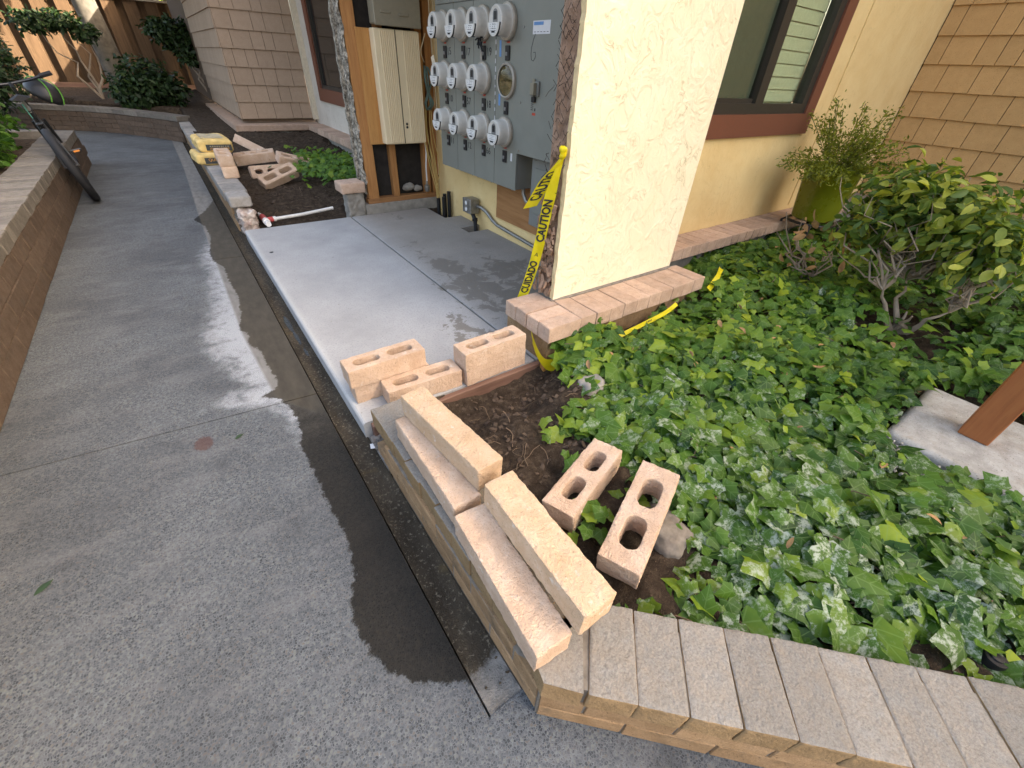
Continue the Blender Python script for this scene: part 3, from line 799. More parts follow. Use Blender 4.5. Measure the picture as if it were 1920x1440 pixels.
# alcove back wall, side returns, ceiling, far wing wall
aw = MB(); aw.box(2.55, 2.78, 1.945, 5.03, -.03, 3.3); part('alcove_wall', aw, M_stucco2)
hd = MB(); hd.box(1.60, 2.549, 1.95, 5.05, 2.75, 3.3); part('alcove_header', hd, M_stucco)
cur = MB(); cur.bbox(1.60, 2.549, 5.03, 5.16, -.03, .19, .006); part('concrete_curb', cur, M_conc)
sill = MB(); sill.bbox(1.64, 2.548, 5.035, 5.13, .1905, .245, .003); part('sill_plate', sill, M_studx)
for nm, x0, x1, z0, z1, y0 in (('stud', 1.655, 1.775, .2455, 2.95, 5.035), ('stud', 1.965, 2.035, .2455, 2.95, 5.045), ('stud', 2.37, 2.44, .2455, 2.95, 5.04), ('stud', 2.47, 2.546, .2455, 2.95, 5.035)):
    sm = MB(); sm.bbox(x0, x1, y0, 5.125, z0, z1, .003); part(nm, sm, M_stud)
bp = MB(); bp.box(1.66, 2.55, 5.128, 5.15, .19, 3.0); part('building_paper', bp, M_paper)
fs = MB(); V = []; Fq = []; zz = lin(.44, 3.0, .03); n = len(zz)
for z in zz:
    xe = 1.600+jag(z, .012, 9)
    V += [(xe, 5.155+jag(z, .006, 3), z), (2.5, 5.155, z), (2.5, 5.20, z), (xe, 5.205+jag(z, .008, 6), z)]
for i in range(n-1):
    for a, b in ((0, 1), (1, 2), (2, 3), (3, 0)): Fq.append((i*4+a, i*4+b, i*4+4+b, i*4+4+a))
fs.add(V, Fq); part('stucco_skin', fs, M_edge)
rs = MB(); V = []; Fq = []
zz = lin(.30, 3.0, .02)
for z in zz:
    for j, y in enumerate((5.03, 5.05, 5.08, 5.11, 5.14, 5.158)):
        V.append((1.628-.022*fbm((y*12, z*10, 8), 4)+.02*(j == 0), y+.006*fbm((2, z*12, 4)), z))
for i in range(len(zz)-1):
    for j in range(5):
        a = i*6+j; Fq.append((a, a+6, a+7, a+1))
rs.add(V, Fq); part('broken_edge', rs, M_edge)
# brick stub at the foot of the far wing wall
sb = MB(); sb.bbox(1.40, 1.60, 5.03, 5.19, -.02, .325, .01); me = remeshed(sb.mesh('s'), .012, .012, 22, 4, .006, 60); me.materials.clear(); me.materials.append(M_conc); ad(link('wall_stub', me, bld))
sc_ = MB(); sc_.bbox(1.345, 1.615, 4.985, 5.23, .33, .438, .01); me = remeshed(sc_.mesh('s'), .012, .005, 22, 6); me.materials.clear(); me.materials.append(M_ledge); ad(link('stub_cap', me, bld))
# stones lying in the stud bay
for (x, y, z, r, sd) in ((2.17, 5.085, .30, .055, 1), (2.28, 5.08, .285, .045, 3)):
    t_ = MB(); t_.lathe([(r*.6, -r*.6), (r, -r*.1), (r*.8, r*.5), (r*.3, r*.8)], 12); me = remeshed(t_.mesh('st'), .012, .02, 14, sd); me.materials.clear(); me.materials.append(M_conc)
    o = link('stone', me, None, (x, y, z+.02)); o.scale = (1.5, .6, 1); tag(o, ('larger rounded' if sd == 1 else 'smaller')+' grey stone inside the open stud bay', 'stone')

# far stucco wall with dark window (plane x = 2.5)
WY0, WY1, WZ0, WZ1 = 6.9, 9.44, .89, 2.6
fwl = MB()
fwl.box(2.5, 2.7, 5.2, WY0, .4, 3.3); fwl.box(2.5, 2.7, WY1, 10.0, .4, 3.3); fwl.box(2.5, 2.7, WY0, WY1, .4, WZ0); fwl.box(2.5, 2.7, WY0, WY1, WZ1, 3.3)
part('far_wall', fwl, M_stucco3)
def window(nm, y0, y1, z0, z1, x):
    f = MB(); t = .19
    f.box(x-.025, x+.03, y0, y1, z0, z0+t); f.box(x-.025, x+.03, y0, y1, z1-t, z1); f.box(x-.024, x+.03, y0, y0+t, z0+t, z1-t); f.box(x-.024, x+.03, y1-t, y1, z0+t, z1-t)
    wd = part('window', f, M_frame)
    s = MB(); a = .05; y0 += t; y1 -= t; z0 += t; z1 -= t
    s.box(x, x+.06, y0, y1, z0, z0+a); s.box(x, x+.06, y0, y1, z1-a, z1); s.box(x+.001, x+.06, y0, y0+a, z0+a, z1-a); s.box(x+.001, x+.06, y1-a, y1, z0+a, z1-a)
    ad(s.build('sash', M_alu, wd)); g = MB(); g.box(x+.035, x+.045, y0+a, y1-a, z0+a, z1-a); ad(g.build('pane', M_dglass, wd))
window('far', WY0, WY1, WZ0, WZ1, 2.5)
fl = MB(); fl.box(2.32, 2.52, 5.2, 9.9, -.03, .40); part('far_base', fl, M_conc)
led = ad(MB().box(2.30, 2.499, 5.3, 9.7, .402, .488).build('brick_ledge', M_mortar, bld))
y = 5.42
while y < 9.68: ad(place('brick', wbrick(.119, .27, .096, M_ledge, rng.randrange(4)), led, (2.37, y, .455), R(90))); y += .1235
tr = MB(); tr.box(2.42, 2.499, 9.86, 9.985, .56, 3.2); part('corner_trim', tr, M_trim)

# shingles
_sh = {}
def shingle_mesh(wd, mat, ex):
    k = (wd, mat.name)
    if k not in _sh:
        mb = MB(); mb.add([(-wd/2, 0, 0), (wd/2, 0, 0), (wd/2, -.026, 0), (-wd/2, -.026, 0), (-wd/2, 0, ex+.03), (wd/2, 0, ex+.03), (wd/2, -.004, ex+.03), (-wd/2, -.004, ex+.03)],
               [(0, 1, 2, 3), (4, 7, 6, 5), (3, 2, 6, 7), (0, 4, 5, 1), (0, 3, 7, 4), (1, 5, 6, 2)])
        _sh[k] = mb.mesh('shingle', mat)
    return _sh[k]
def shingle_wall(nm, o, ud, width, z0, rows, ex, mat, seed, back):
    """o: corner at the wall's foot, ud: unit direction along the wall; shingles face to the right of -ud x z"""
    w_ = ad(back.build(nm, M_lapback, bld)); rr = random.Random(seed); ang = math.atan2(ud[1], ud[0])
    for r in range(rows):
        u = -rr.uniform(0, .15)
        while u < width:
            wd = rr.choice((.16, .19, .22, .26, .30)); u0 = max(0, u); u1 = min(width, u+wd)
            if u1-u0 > .04:
                wq = round((u1-u0)-.007, 3); uc = (u0+u1)/2
                ad(place('shingle', shingle_mesh(wq, mat, ex), w_, (o[0]+ud[0]*uc, o[1]+ud[1]*uc, z0+r*ex+rr.uniform(-.002, .002)), ang))
            u += wd
    return w_
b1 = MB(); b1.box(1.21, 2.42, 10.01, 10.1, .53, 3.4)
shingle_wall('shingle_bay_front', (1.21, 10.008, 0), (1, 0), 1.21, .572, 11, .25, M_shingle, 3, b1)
b2 = MB(); b2.box(1.215, 1.3, 10.102, 18.6, .53, 3.4)  # backing extended past the shingles to shade part of the fence
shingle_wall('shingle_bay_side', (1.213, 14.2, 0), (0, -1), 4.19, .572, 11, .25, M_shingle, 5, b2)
bl = MB(); bl.bbox(1.02, 2.49, 9.70, 14.3, .40, .50, .01); part('bay_ledge', bl, M_ledge); bl = MB(); bl.box(1.10, 2.48, 9.78, 14.2, -.03, .40); part('bay_base', bl, M_conc)

# right stucco wall with window (plane y = 2.2) and the right shingle wall (plane x = 7.5)
X0, X1, Z0, Z1 = 2.9, 5.14, 1.13, 2.75
rw = MB(); rw.box(2.79, X0, 2.2, 2.4, .3, 3.3); rw.box(X1, 7.5, 2.2, 2.4, .3, 3.3); rw.box(X0, X1, 2.2, 2.4, .3, Z0); rw.box(X0, X1, 2.2, 2.4, Z1, 3.3)
part('right_wall', rw, M_stucco2)
pl = MB(); pl.box(5.49, 7.15, 2.188, 2.199, .42, 3.29); part('stucco_panel', pl, M_stucco2)
f = MB(); t = .165; yf = 2.2
f.box(X0, X1, yf-.03, yf+.02, Z0, Z0+t); f.box(X0, X1, yf-.03, yf+.02, Z1-t, Z1); f.box(X1-t, X1, yf-.029, yf+.02, Z0+t, Z1-t); f.box(X0, X0+t, yf-.029, yf+.02, Z0+t, Z1-t)
wd = part('window', f, M_frame)
s = MB(); a = .075; xa, xb, za, zb = X0+t, X1-t, Z0+t, Z1-t
s.box(xa, xb, yf-.01, yf+.08, za, za+a); s.box(xa, xb, yf-.01, yf+.08, zb-a, zb); s.box(xa, xa+a, yf-.009, yf+.08, za+a, zb-a); s.box(xb-a-.02, xb, yf-.009, yf+.08, za+a, zb-a); s.box(4.05, 4.17, yf-.012, yf+.08, za+a, zb-a)
s.box(xa+a, 4.05, yf+.02, yf+.07, za+a, za+a+.03)
ad(s.build('sash', M_alu, wd)); 
g = MB(); g.box(xa+a, 4.05, yf+.035, yf+.041, za+a+.03, zb-a); ad(g.build('pane', M_glass, wd))
sc2 = MB(); sc2.box(xa+a, 4.05, yf+.06, yf+.062, za+a, zb-a); ad(sc2.build('insect_screen', M_screen, wd))
g = MB(); g.box(4.17, xb-a-.02, yf+.035, yf+.041, za+a, zb-a); ad(g.build('pane', M_glass, wd))
bn = MB(); bn.box(xa, xb, yf+.34, yf+.36, za-.1, zb); ad(bn.build('room_back', M_room, wd))
z = za+a+.01
bl = MB()
while z < zb-a:
    bl.box(4.14, xb-a+.0, yf+.095, yf+.103, z, z+.082, Matrix.Identity(4)); z += .09
bl.box(4.13, 4.95, yf+.125, yf+.127, za, zb); ad(bl.build('blind', M_curt, wd))
rl = MB(); rl.box(2.86, 7.4, 2.0, 2.2, -.03, .285); part('right_base', rl, M_conc)
led = ad(MB().box(2.82, 7.45, 1.99, 2.198, .285, .368).build('brick_ledge', M_mortar, bld))
x = 2.9
while x < 6.6: ad(place('brick', wbrick(.119, .27, .092, M_ledge, rng.randrange(4)), led, (x, 2.062, .332), rng.uniform(-.01, .01))); x += .1235
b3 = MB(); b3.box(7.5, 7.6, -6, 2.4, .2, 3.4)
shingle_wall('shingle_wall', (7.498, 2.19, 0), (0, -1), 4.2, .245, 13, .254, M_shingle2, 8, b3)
rb_ = MB(); rb_.box(7.25, 7.49, -6, 1.98, -.03, .23); part('wing_base', rb_, M_conc)
# unseen upper storey and roofs, added above the frame to block the sun
up_ = MB(); up_.box(7.42, 14, -13, 3, 3.4, 9.2); up_.box(2.6, 7.41, 2.2, 9.9, 3.46, 7.4); part('sun_block_storey', up_, M_stucco2)
rf = MB(); rf.box(6.9, 14.5, -13.5, 5.6, 9.21, 9.4); rf.box(1.9, 6.89, 1.6, 10.3, 7.41, 7.6)
rf.box(1.75, 9, 5.21, 9.9, 3.31, 3.45); rf.box(1.0, 9, 9.901, 18.8, 3.41, 3.50)
rf.box(.98, 1.0, 9.9, 18.8, 3.0, 3.5); part('sun_block_roof', rf, M_roof)
# ---------------------------------------------------------------- meter cabinet and electrics
def root(name, loc, label, cat, group=None):
    e = empty(name, loc); return tag(e, label, cat, group)
XF = 2.34
cab = root('meter_cabinet', (2.45, 3.6, .65), 'tall grey enamel meter cabinet with four columns and a wide switch panel', 'cabinet')
def cp(name, mb, mats, smooth=False): return ad(mb.build(name, mats, cab, smooth))
COLS = [4.51, 4.17, 3.843, 3.503, 3.166]
bx = MB(); bx.box(2.352, 2.549, 3.168, 4.508, .66, 2.42); bx.box(2.352, 2.549, 2.68, 3.166, .955, 2.42); cp('housing', bx, M_grey2)
for i in range(4):
    a, b = COLS[i+1], COLS[i]
    for (z0, z1) in ((.652, 1.93), (1.933, 2.4)):
        c_ = MB(); c_.bbox(XF, 2.352, a+.003, b-.003, .652 if z0 == .652 else z0, z1, .003)
        cp('cover_panel', c_, M_grey)
c_ = MB(); c_.bbox(XF-.012, 2.352, 2.672, 3.160, .945, 2.4, .004); cp('switch_panel', c_, M_grey)
sk = MB(); 
for z in (.97, 1.3, 1.75):
    for y in (2.70, 3.13): sk.lathe([(.008, 0), (.007, .004)], 8, Matrix.Translation((XF-.012, y, z)) @ Matrix.Rotation(R(-90), 4, 'Y'))
for i in range(4):
    for y in (COLS[i]-.05, COLS[i+1]+.05): sk.lathe([(.007, 0), (.006, .006)], 6, Matrix.Translation((XF+.006, y, .654)) @ Matrix.Rotation(R(180), 4, 'X'))
cp('screw', sk, M_metal)
FX = Matrix(((0, 0, -1, 0), (-1, 0, 0, 0), (0, 1, 0, 0), (0, 0, 0, 1)))     # local x -> -Y, y -> Z, z -> -X (out of the panel)
def face(y, z, off=0.0, x=XF): return Matrix.Translation((x-off, y, z)) @ FX
def put_text(s_, size, y, z, mat, off, x=XF, parent=None, name='number', slant=0):
    me = text_mesh(s_, size); me.transform(face(y, z, off, x) @ Matrix.Rotation(slant, 4, 'Z')); me.materials.append(mat)
    return ad(link(name, me, parent or cab))
NUM = {(0, 0): '15', (0, 1): '17', (0, 2): '19', (1, 0): '10', (1, 1): '57', (1, 2): '18', (2, 0): '11', (2, 1): '12', (2, 2): '66'}
for r_, z in enumerate((1.603, 1.25, .898)):
    for i in range(4):
        yc = (COLS[i]+COLS[i+1])/2+(.0 if i else .0)
        b_ = MB(); b_.bbox(-.028, .028, -.045, .045, .0, .012, .003, face(yc, z)); bk = cp('breaker', b_, M_black)
        t_ = MB(); t_.bbox(-.012, .012, -.018, .006, .012, .020, .002, face(yc, z)); ad(t_.build('switch', M_mrecess, bk))
        l_ = MB(); l_.box(-.02, .02, -.008, .008, .0, .0012, face(yc, z+.068)); cp('red_label', l_, M_redlab)
        if (r_, i) in NUM: put_text(NUM[(r_, i)], .075, yc-.072, z+.004, M_ink, .0012, slant=R(random.Random(r_*4+i).uniform(-6, 6)))
for y, z, h in ((3.44, 1.63, .05), (3.44, 1.30, .04), (3.66, 1.36, .03), (3.24, .905, .03)):
    l_ = MB(); l_.box(-.012, .012, -h, h, .0, .0012, face(y, z)); cp('paper_label', l_, M_bluelab if z > 1 else M_whitelab)
ct = MB(); rr = random.Random(3)
for i in range(14): z = .95+i*.055; ct.box(-.004, .004, -rr.uniform(.006, .02), rr.uniform(.006, .02), .0, .002, face(3.503+rr.uniform(-.004, .004), z))
cp('caulk', ct, M_whitelab)
l_ = MB(); l_.box(-.095, .095, -.036, .036, .0, .001, face(2.927, 1.744, .012)); cp('data_sticker', l_, M_whitelab)
l_ = MB(); l_.box(-.085, .02, .012, .03, .0, .0006, face(2.927, 1.744, .0132)); 
cp('sticker_band', l_, M_bluelab)
l_ = MB()
for i in range(5): l_.box(-.08+.035*i, -.06+.035*i, -.025, -.022, 0, .0006, face(2.927, 1.744, .0132))
cp('sticker_print', l_, M_ink)
pts = [(2.34-.0128, 3.02-.02*math.sin(t), 1.57-.02*t) for t in [0]]
g6 = [(.0, .09), (-.02, .06), (-.035, .02), (-.04, -.02), (-.03, -.055), (-.005, -.06), (.015, -.035), (.01, -.01), (-.012, -.012)]
t_ = MB(); t_.tube([face(2.99, 1.62, .0128) @ Vector((p[0], p[1], 0)) for p in g6], .0016, 5); cp('marker_scribble', t_, M_ink)
# switch handle
h_ = MB(); h_.bbox(-.048, .048, -.045, .045, .0, .018, .004, face(2.945, 1.40, .012)); sw = cp('main_switch', h_, M_grey2)
h_ = MB(); h_.bbox(-.012, .030, -.04, .035, .018, .05, .004, face(2.945, 1.40, .012)); h_.bbox(-.026, .006, .030, .058, .012, .022, .003, face(2.945, 1.40, .012)); ad(h_.build('handle', M_olive, sw))
h_ = MB(); h_.bbox(-.03, -.012, -.03, .03, .018, .024, .002, face(2.945, 1.40, .012)); h_.bbox(-.03, .01, -.085, -.05, .0, .02, .003, face(2.945, 1.40, .012)); ad(h_.build('slot', M_black, sw))
l_ = MB()
for i in range(4): l_.box(-.05, -.02, -.10-.012*i, -.095-.012*i, 0, .0008, face(2.945, 1.40, .012))
l_.box(-.005, .008, -.14, -.122, 0, .0008, face(2.945, 1.40, .012)); cp('warning_text', l_, M_ink)
l_ = MB(); l_.box(-.03, .01, -.168, -.152, 0, .0008, face(2.945, 1.40, .012)); cp('red_label', l_, M_redlab)
# blank glass cover in the fourth column
bg_ = MB(); bg_.lathe([(.118, 0), (.118, .02), (.108, .03), (.100, .026)], 40, face(3.33, 1.43), True, False); cp('blank_ring', bg_, M_ring, True)
bg_ = MB(); bg_.lathe([(.10, .012), (.10, .016)], 36, face(3.33, 1.43)); 
for a in (-.05, .0, .04): bg_.bbox(-.06, .05, a, a+.012, .016, .024, .003, face(3.33, 1.43))
cp('socket_works', bg_, M_brass)
bg_ = MB(); bg_.lathe([(.101, .026), (.09, .034), (.06, .039), (.0005, .041)], 36, face(3.33, 1.43), True, True); cp('glass_cover', bg_, M_glass, True)

# the eleven meters
mm = {}
b_ = MB(); b_.lathe([(.100, 0), (.113, .004), (.113, .026), (.108, .034), (.098, .036)], 40); mm['ring'] = (b_.mesh('mounting_ring', M_ring, True),)
b_ = MB(); b_.lathe([(.0985, .034), (.0935, .042), (.091, .062), (.090, .10), (.089, .148), (.084, .156), (.079, .158), (.074, .154)], 44, None, False, True); mm['cover'] = (b_.mesh('cover', M_meter, True),)
b_ = MB()
arch = [(-.036, -.02)]+[(.036*math.cos(a), .036+.036*math.sin(a)) for a in [math.pi-math.pi*i/12 for i in range(13)]][0:]+[(.036, -.02)]
arch = [(-.030, -.03)]+[(.030*math.cos(math.pi-math.pi*i/12), .034+.030*math.sin(math.pi-math.pi*i/12)) for i in range(13)]+[(.030, -.03)]
b_.prism(arch, .1545, .1565); mm['window'] = (b_.mesh('recess', M_mrecess),)
b_ = MB(); b_.bbox(-.014, .014, .008, .045, .1565, .159, .001); b_.bbox(-.02, .02, .003, .05, .1563, .1574, .001); mm['lcd'] = (b_.mesh('display', M_black),)
cup = [(-.076, -.012)]+[(.076*math.cos(math.pi+math.pi*i/16), -.012+.080*math.sin(math.pi+math.pi*i/16)) for i in range(1, 16)]+[(.076, -.012)]
b_ = MB(); b_.prism([(x*.98, y*.98) for x, y in cup], .118, .172); mm['cup'] = (b_.mesh('visor', M_black),)
b_ = MB(); b_.prism([(x*1.0, y*1.0-.0005) for x, y in cup], .172, .177); mm['rim'] = (b_.mesh('visor_rim', M_meter),)
b_ = MB(); b_.prism([(x*.78, y*.80-.006) for x, y in cup], .177, .1785); mm['plate'] = (b_.mesh('name_plate', M_mface),)
b_ = MB(); rr = random.Random(9)
for j in range(4):
    for i in range(6):
        if rr.random() < .6: b_.box(-.04+i*.014, -.04+i*.014+rr.uniform(.004, .011), -.026-j*.012, -.026-j*.012+rr.uniform(.002, .006), .1785, .1790)
b_.box(-.022, .022, -.072, -.060, .1785, .1792); mm['print'] = (b_.mesh('plate_print', M_ink),)
for k, (me,) in mm.items(): me.transform(Matrix.Diagonal((1, 1, .78, 1)))
ZR = (1.785, 1.435, 1.08)
rowname = ('top', 'middle', 'bottom'); ordn = ('leftmost', 'second from left', 'third from left', 'rightmost')
for r_ in range(3):
    for i in range(4):
        if r_ == 1 and i == 3: continue
        yc = (COLS[i]+COLS[i+1])/2+(.004 if i else 0)
        e = bpy.data.objects.new('electric_meter', None); col.objects.link(e); e.matrix_world = face(yc, ZR[r_], .0005); e.empty_display_size = .05
        od = 'rightmost of the three' if (r_ == 1 and i == 2) else ordn[i]
        if r_ == 1 and i == 1: od = 'middle one of the three'
        tag(e, f'round off-white electric meter, {od} in the {rowname[r_]} row of the cabinet', 'meter', 'electric meters on the grey cabinet')
        for k, (me,) in mm.items():
            link(me.name.split('.')[0], me, e)
# tags hanging from meters
for nm, y, z, lab in (('hang_tag', 3.70, 1.58, 'small silver seal tag hanging below a top row meter'),):
    t_ = MB(); t_.bbox(-.016, .016, -.04, .04, .02, .026, .003, face(y-.01, z)); tag(t_.build(nm, M_metal), lab, 'tag')
    t_ = MB(); rr = random.Random(2)
    for i in range(7): t_.tube([face(y-.03+rr.uniform(-.03, .03), z+.09+rr.uniform(-.05, .05), .03) @ Vector((rr.uniform(-.03, .03), rr.uniform(-.04, .04), rr.uniform(0, .03))) for _ in range(3)], .006, 5)
    tag(t_.build('cable_bundle', M_rubber), 'small dark bundle of wire beside a top row meter', 'wire')
t_ = MB(); t_.bbox(-.03, .03, -.055, .055, .0, .004, .001, Matrix.Translation((2.31, 4.53, 1.52)) @ FX @ Matrix.Rotation(.35, 4, 'Z')); tag(t_.build('paper_tag', M_trim), 'cream paper tag hanging at the left edge of the cabinet', 'tag')

# plywood backing, lower breaker box, conduit, outlet box
pb_ = MB(); pb_.box(2.53, 2.549, 2.70, 3.73, .27, .654); pb_.box(2.527, 2.5295, 2.70, 3.73, .268, .36); tag(pb_.build('plywood_panel', M_ply), 'brown plywood panel on the alcove wall below the cabinet', 'panel')
sb_ = root('breaker_box', (2.45, 2.85, .4), 'small grey breaker box hanging below the switch panel', 'breaker box')
b_ = MB(); b_.bbox(2.42, 2.528, 2.70, 3.05, .385, .95, .006); ad(b_.build('box', M_grey2, sb_))
b_ = MB(); b_.bbox(2.412, 2.42, 2.735, 2.995, .50, .86, .004); dr = ad(b_.build('door', M_grey, sb_))
b_ = MB(); b_.lathe([(.016, 0), (.016, .004), (.008, .006)], 14, Matrix.Translation((2.412, 2.985, .68)) @ Matrix.Rotation(R(-90), 4, 'Y')); ad(b_.build('pull_ring', M_grey2, dr))
cd = MB(); cd.tube([(2.48, 3.23, .66), (2.48, 3.22, .60), (2.48, 3.18, .55), (2.49, 3.12, .53), (2.50, 3.06, .53)], .018, 10); tag(cd.build('conduit', M_metal, None, True), 'short bent grey conduit between the cabinet and the breaker box', 'conduit')
cd = MB(); cd.tube([(2.50, 4.07, .30), (2.51, 3.98, .30), (2.52, 3.90, .275), (2.525, 3.80, .22), (2.525, 3.70, .19), (2.525, 3.2, .165), (2.52, 2.95, .155), (2.505, 2.86, .165), (2.49, 2.81, .20), (2.485, 2.795, .26), (2.48, 2.79, .39)], .018, 10); tag(cd.build('conduit', M_metal, None, True), 'long grey conduit running low along the alcove wall', 'conduit')
ob = root('outlet_box', (2.45, 4.13, .2), 'grey metal outlet box on a black pipe at the alcove wall', 'outlet')
b_ = MB(); b_.bbox(2.41, 2.53, 4.06, 4.20, .22, .375, .01); ad(b_.build('box', M_metal, ob))
b_ = MB(); b_.bbox(2.405, 2.53, 4.2005, 4.212, .225, .37, .003); fp = ad(b_.build('cover', M_metal, ob))
b_ = MB()
for z in (.265, .33): b_.lathe([(.022, 0), (.020, .004)], 14, Matrix.Translation((2.405, 4.135, z)) @ Matrix.Rotation(R(-90), 4, 'Y'))
ad(b_.build('socket', M_mface, fp))
b_ = MB(); b_.tube([(2.46, 4.09, .22), (2.46, 4.04, .16), (2.455, 4.0, -.02)], .022, 10); b_.lathe([(.03, 0), (.03, .03)], 12, Matrix.Translation((2.46, 4.045, .155))); ad(b_.build('pipe', M_black, ob))
# black conduit stubs and wires at the far corner
bs_ = MB()
for x, y, h in ((2.40, 4.78, .24), (2.44, 4.72, .26), (2.48, 4.77, .28), (2.50, 4.70, .32)): bs_.tube([(x, y, -.02), (x, y, h)], .022, 9)
tag(bs_.build('pipe_stub', M_black, None, True), 'cluster of black pipe stubs coming out of the pad corner', 'pipe')
def wires(name, lab, mat, sets, r): 
    b_ = MB()
    for pts in sets:
        # smooth polyline
        P = [Vector(p) for p in pts]; out = []
        for i in range(len(P)-1):
            p0 = P[max(i-1, 0)]; p1 = P[i]; p2 = P[i+1]; p3 = P[min(i+2, len(P)-1)]
            for s in range(6):
                t = s/6; out.append(.5*((2*p1)+(p2-p0)*t+(2*p0-5*p1+4*p2-p3)*t*t+(3*p1-p0-3*p2+p3)*t**3))
        out.append(P[-1]); b_.tube(out, r, 5)
    return tag(b_.build(name, mat, None, True), lab, 'wire')
wr_ = random.Random(31); ys_ = []
sets = []
for i in range(6):
    x0 = 2.36+.02*i; sets.append([(x0, 4.95+wr_.uniform(-.02, .03), 1.2+wr_.uniform(-.2, .3)), (x0-.02+wr_.uniform(-.02, .02), 4.93, .9), (x0+wr_.uniform(-.03, .03), 4.88, .55), (2.41+wr_.uniform(-.02, .02), 4.80, .3), (2.41+wr_.uniform(-.02, .02), 4.77, .1)])
wires('loose_wire', 'thin yellow wires hanging down the alcove corner into black pipes', plain('yellow_wire', (.50, .36, .13), .5), sets, .0045)
sets = []
for i in range(7):
    a = wr_.uniform(0, 6.28); sets.append([(2.42+.03*math.cos(a), 4.93, 1.47+wr_.uniform(-.02, .03)), (2.42+.055*math.cos(a), 4.90+.02*math.sin(a), 1.38), (2.42+.012*math.cos(a), 4.91, 1.27), (2.42+.05*math.cos(a+1), 4.90, 1.17), (2.42+.02*math.cos(a+2), 4.93, 1.11)])
wires('wire_coil', 'tied coil of grey-green cable hanging on a stud', plain('green_cable', (.10, .145, .12), .5), sets, .009)
sets = [[(2.47, 4.80, 2.3), (2.465, 4.78, 1.9), (2.47, 4.78, 1.5), (2.46, 4.72, 1.2), (2.47, 4.66, .95)], [(2.44, 4.83, 2.3), (2.44, 4.82, 1.8), (2.45, 4.80, 1.3), (2.44, 4.75, 1.0), (2.43, 4.60, .75)], [(2.42, 4.9, 1.75), (2.38, 4.88, 1.68), (2.36, 4.9, 1.6), (2.4, 4.92, 1.52)]]
wires('loose_wire', 'pale tan wires running up beside the cabinet', plain('tan_wire', (.50, .40, .25), .5), sets, .005)
sets = [[(2.35, 4.93, .80), (2.355, 4.93, .7), (2.345, 4.94, .55), (2.35, 4.95, .40)]]
wires('cable', 'white cable dropping from the beige box to a fitting', M_pvc, sets, .008)
b_ = MB(); b_.lathe([(.012, .40), (.014, .36), (.03, .35), (.034, .30), (.02, .28)], 10, Matrix.Translation((2.35, 4.96, 0))); tag(b_.build('cable_fitting', M_metal, None, True), 'metal cable fitting above the sill plate', 'fitting')
# telecom boxes and board on the far wing wall
bd = MB(); bd.bbox(1.755, 2.43, 5.012, 5.034, .79, 1.755, .003); tag(bd.build('backing_board', M_plank), 'orange pine board behind the beige ribbed box', 'board')
tb = root('telecom_box', (2.15, 4.9, .8), 'tall beige ribbed metal box on the stud wall', 'utility box')
b_ = MB(); b_.bbox(1.885, 2.345, 4.90, 5.011, .80, 1.757, .008); 
ad(b_.build('box', M_beige, tb))
b_ = MB()
x = 1.945
while x < 2.335:
    if not 2.085 < x < 2.17: b_.bbox(x, x+.010, 4.892, 4.902, .81, 1.75, .002)
    x += .0195
ad(b_.build('rib', M_beige, tb)); b_ = MB(); b_.box(2.098, 2.104, 4.897, 4.901, .805, 1.755); ad(b_.build('seam', M_black, tb))
b_ = MB()
for z in (.955, .985): b_.lathe([(.013, 0), (.011, .006)], 12, Matrix.Translation((2.14, 4.90, z)) @ Matrix.Rotation(R(90), 4, 'X'))
ad(b_.build('lock', M_black, tb))
ub = root('utility_box', (2.15, 4.95, 1.78), 'putty grey metal box above the beige box', 'utility box')
b_ = MB(); b_.bbox(1.905, 2.36, 4.88, 5.02, 1.785, 2.45, .01); ad(b_.build('box', M_olive, ub))
b_ = MB(); b_.bbox(1.90, 2.365, 4.862, 4.88, 1.775, 2.45, .006); lid = ad(b_.build('lid', M_olive, ub))
b_ = MB(); b_.bbox(1.96, 2.06, 4.853, 4.863, 1.865, 1.885, .006); b_.bbox(2.14, 2.24, 4.853, 4.863, 1.855, 1.875, .006); ad(b_.build('louvre', M_olive, lid))
# ---------------------------------------------------------------- loose concrete blocks
def hollow(L, W, H, nh, hw, hl, web, voxel, amp, seed, mat):
    bm = bmesh.new()
    def loop(pts):
        vs_ = [bm.verts.new((x, y, 0)) for x, y in pts]; return [bm.edges.new((vs_[i], vs_[(i+1) % len(vs_)])) for i in range(len(vs_))]
    ed = loop([(-L/2, -W/2), (L/2, -W/2), (L/2, W/2), (-L/2, W/2)])
    tot = nh*hl+(nh-1)*web
    for h in range(nh):
        c = -tot/2+hl/2+h*(hl+web); r = hw*.42; pts = []
        for (sx, sy, a0) in ((1, -1, -90), (1, 1, 0), (-1, 1, 90), (-1, -1, 180)):
            for k in range(5):
                a = R(a0+22.5*k); pts.append((c+sx*(hl/2-r)+r*math.cos(a), sy*(hw/2-r)+r*math.sin(a)))
        ed += loop(pts)
    fc = bmesh.ops.triangle_fill(bm, use_beauty=True, use_dissolve=False, edges=ed)
    faces = [f for f in fc['geom'] if isinstance(f, bmesh.types.BMFace)]
    ex = bmesh.ops.extrude_face_region(bm, geom=faces)
    for v in ex['geom']:
        if isinstance(v, bmesh.types.BMVert): v.co.z += H
    for v in bm.verts: v.co.z -= H/2
    bmesh.ops.recalc_face_normals(bm, faces=bm.faces[:])
    me = bpy.data.meshes.new('hollow'); bm.to_mesh(me); bm.free()
    me = remeshed(me, voxel, amp, 38, seed, amp*.7, 110, True, (L, W, H)); me.materials.clear(); me.materials.append(mat); return me
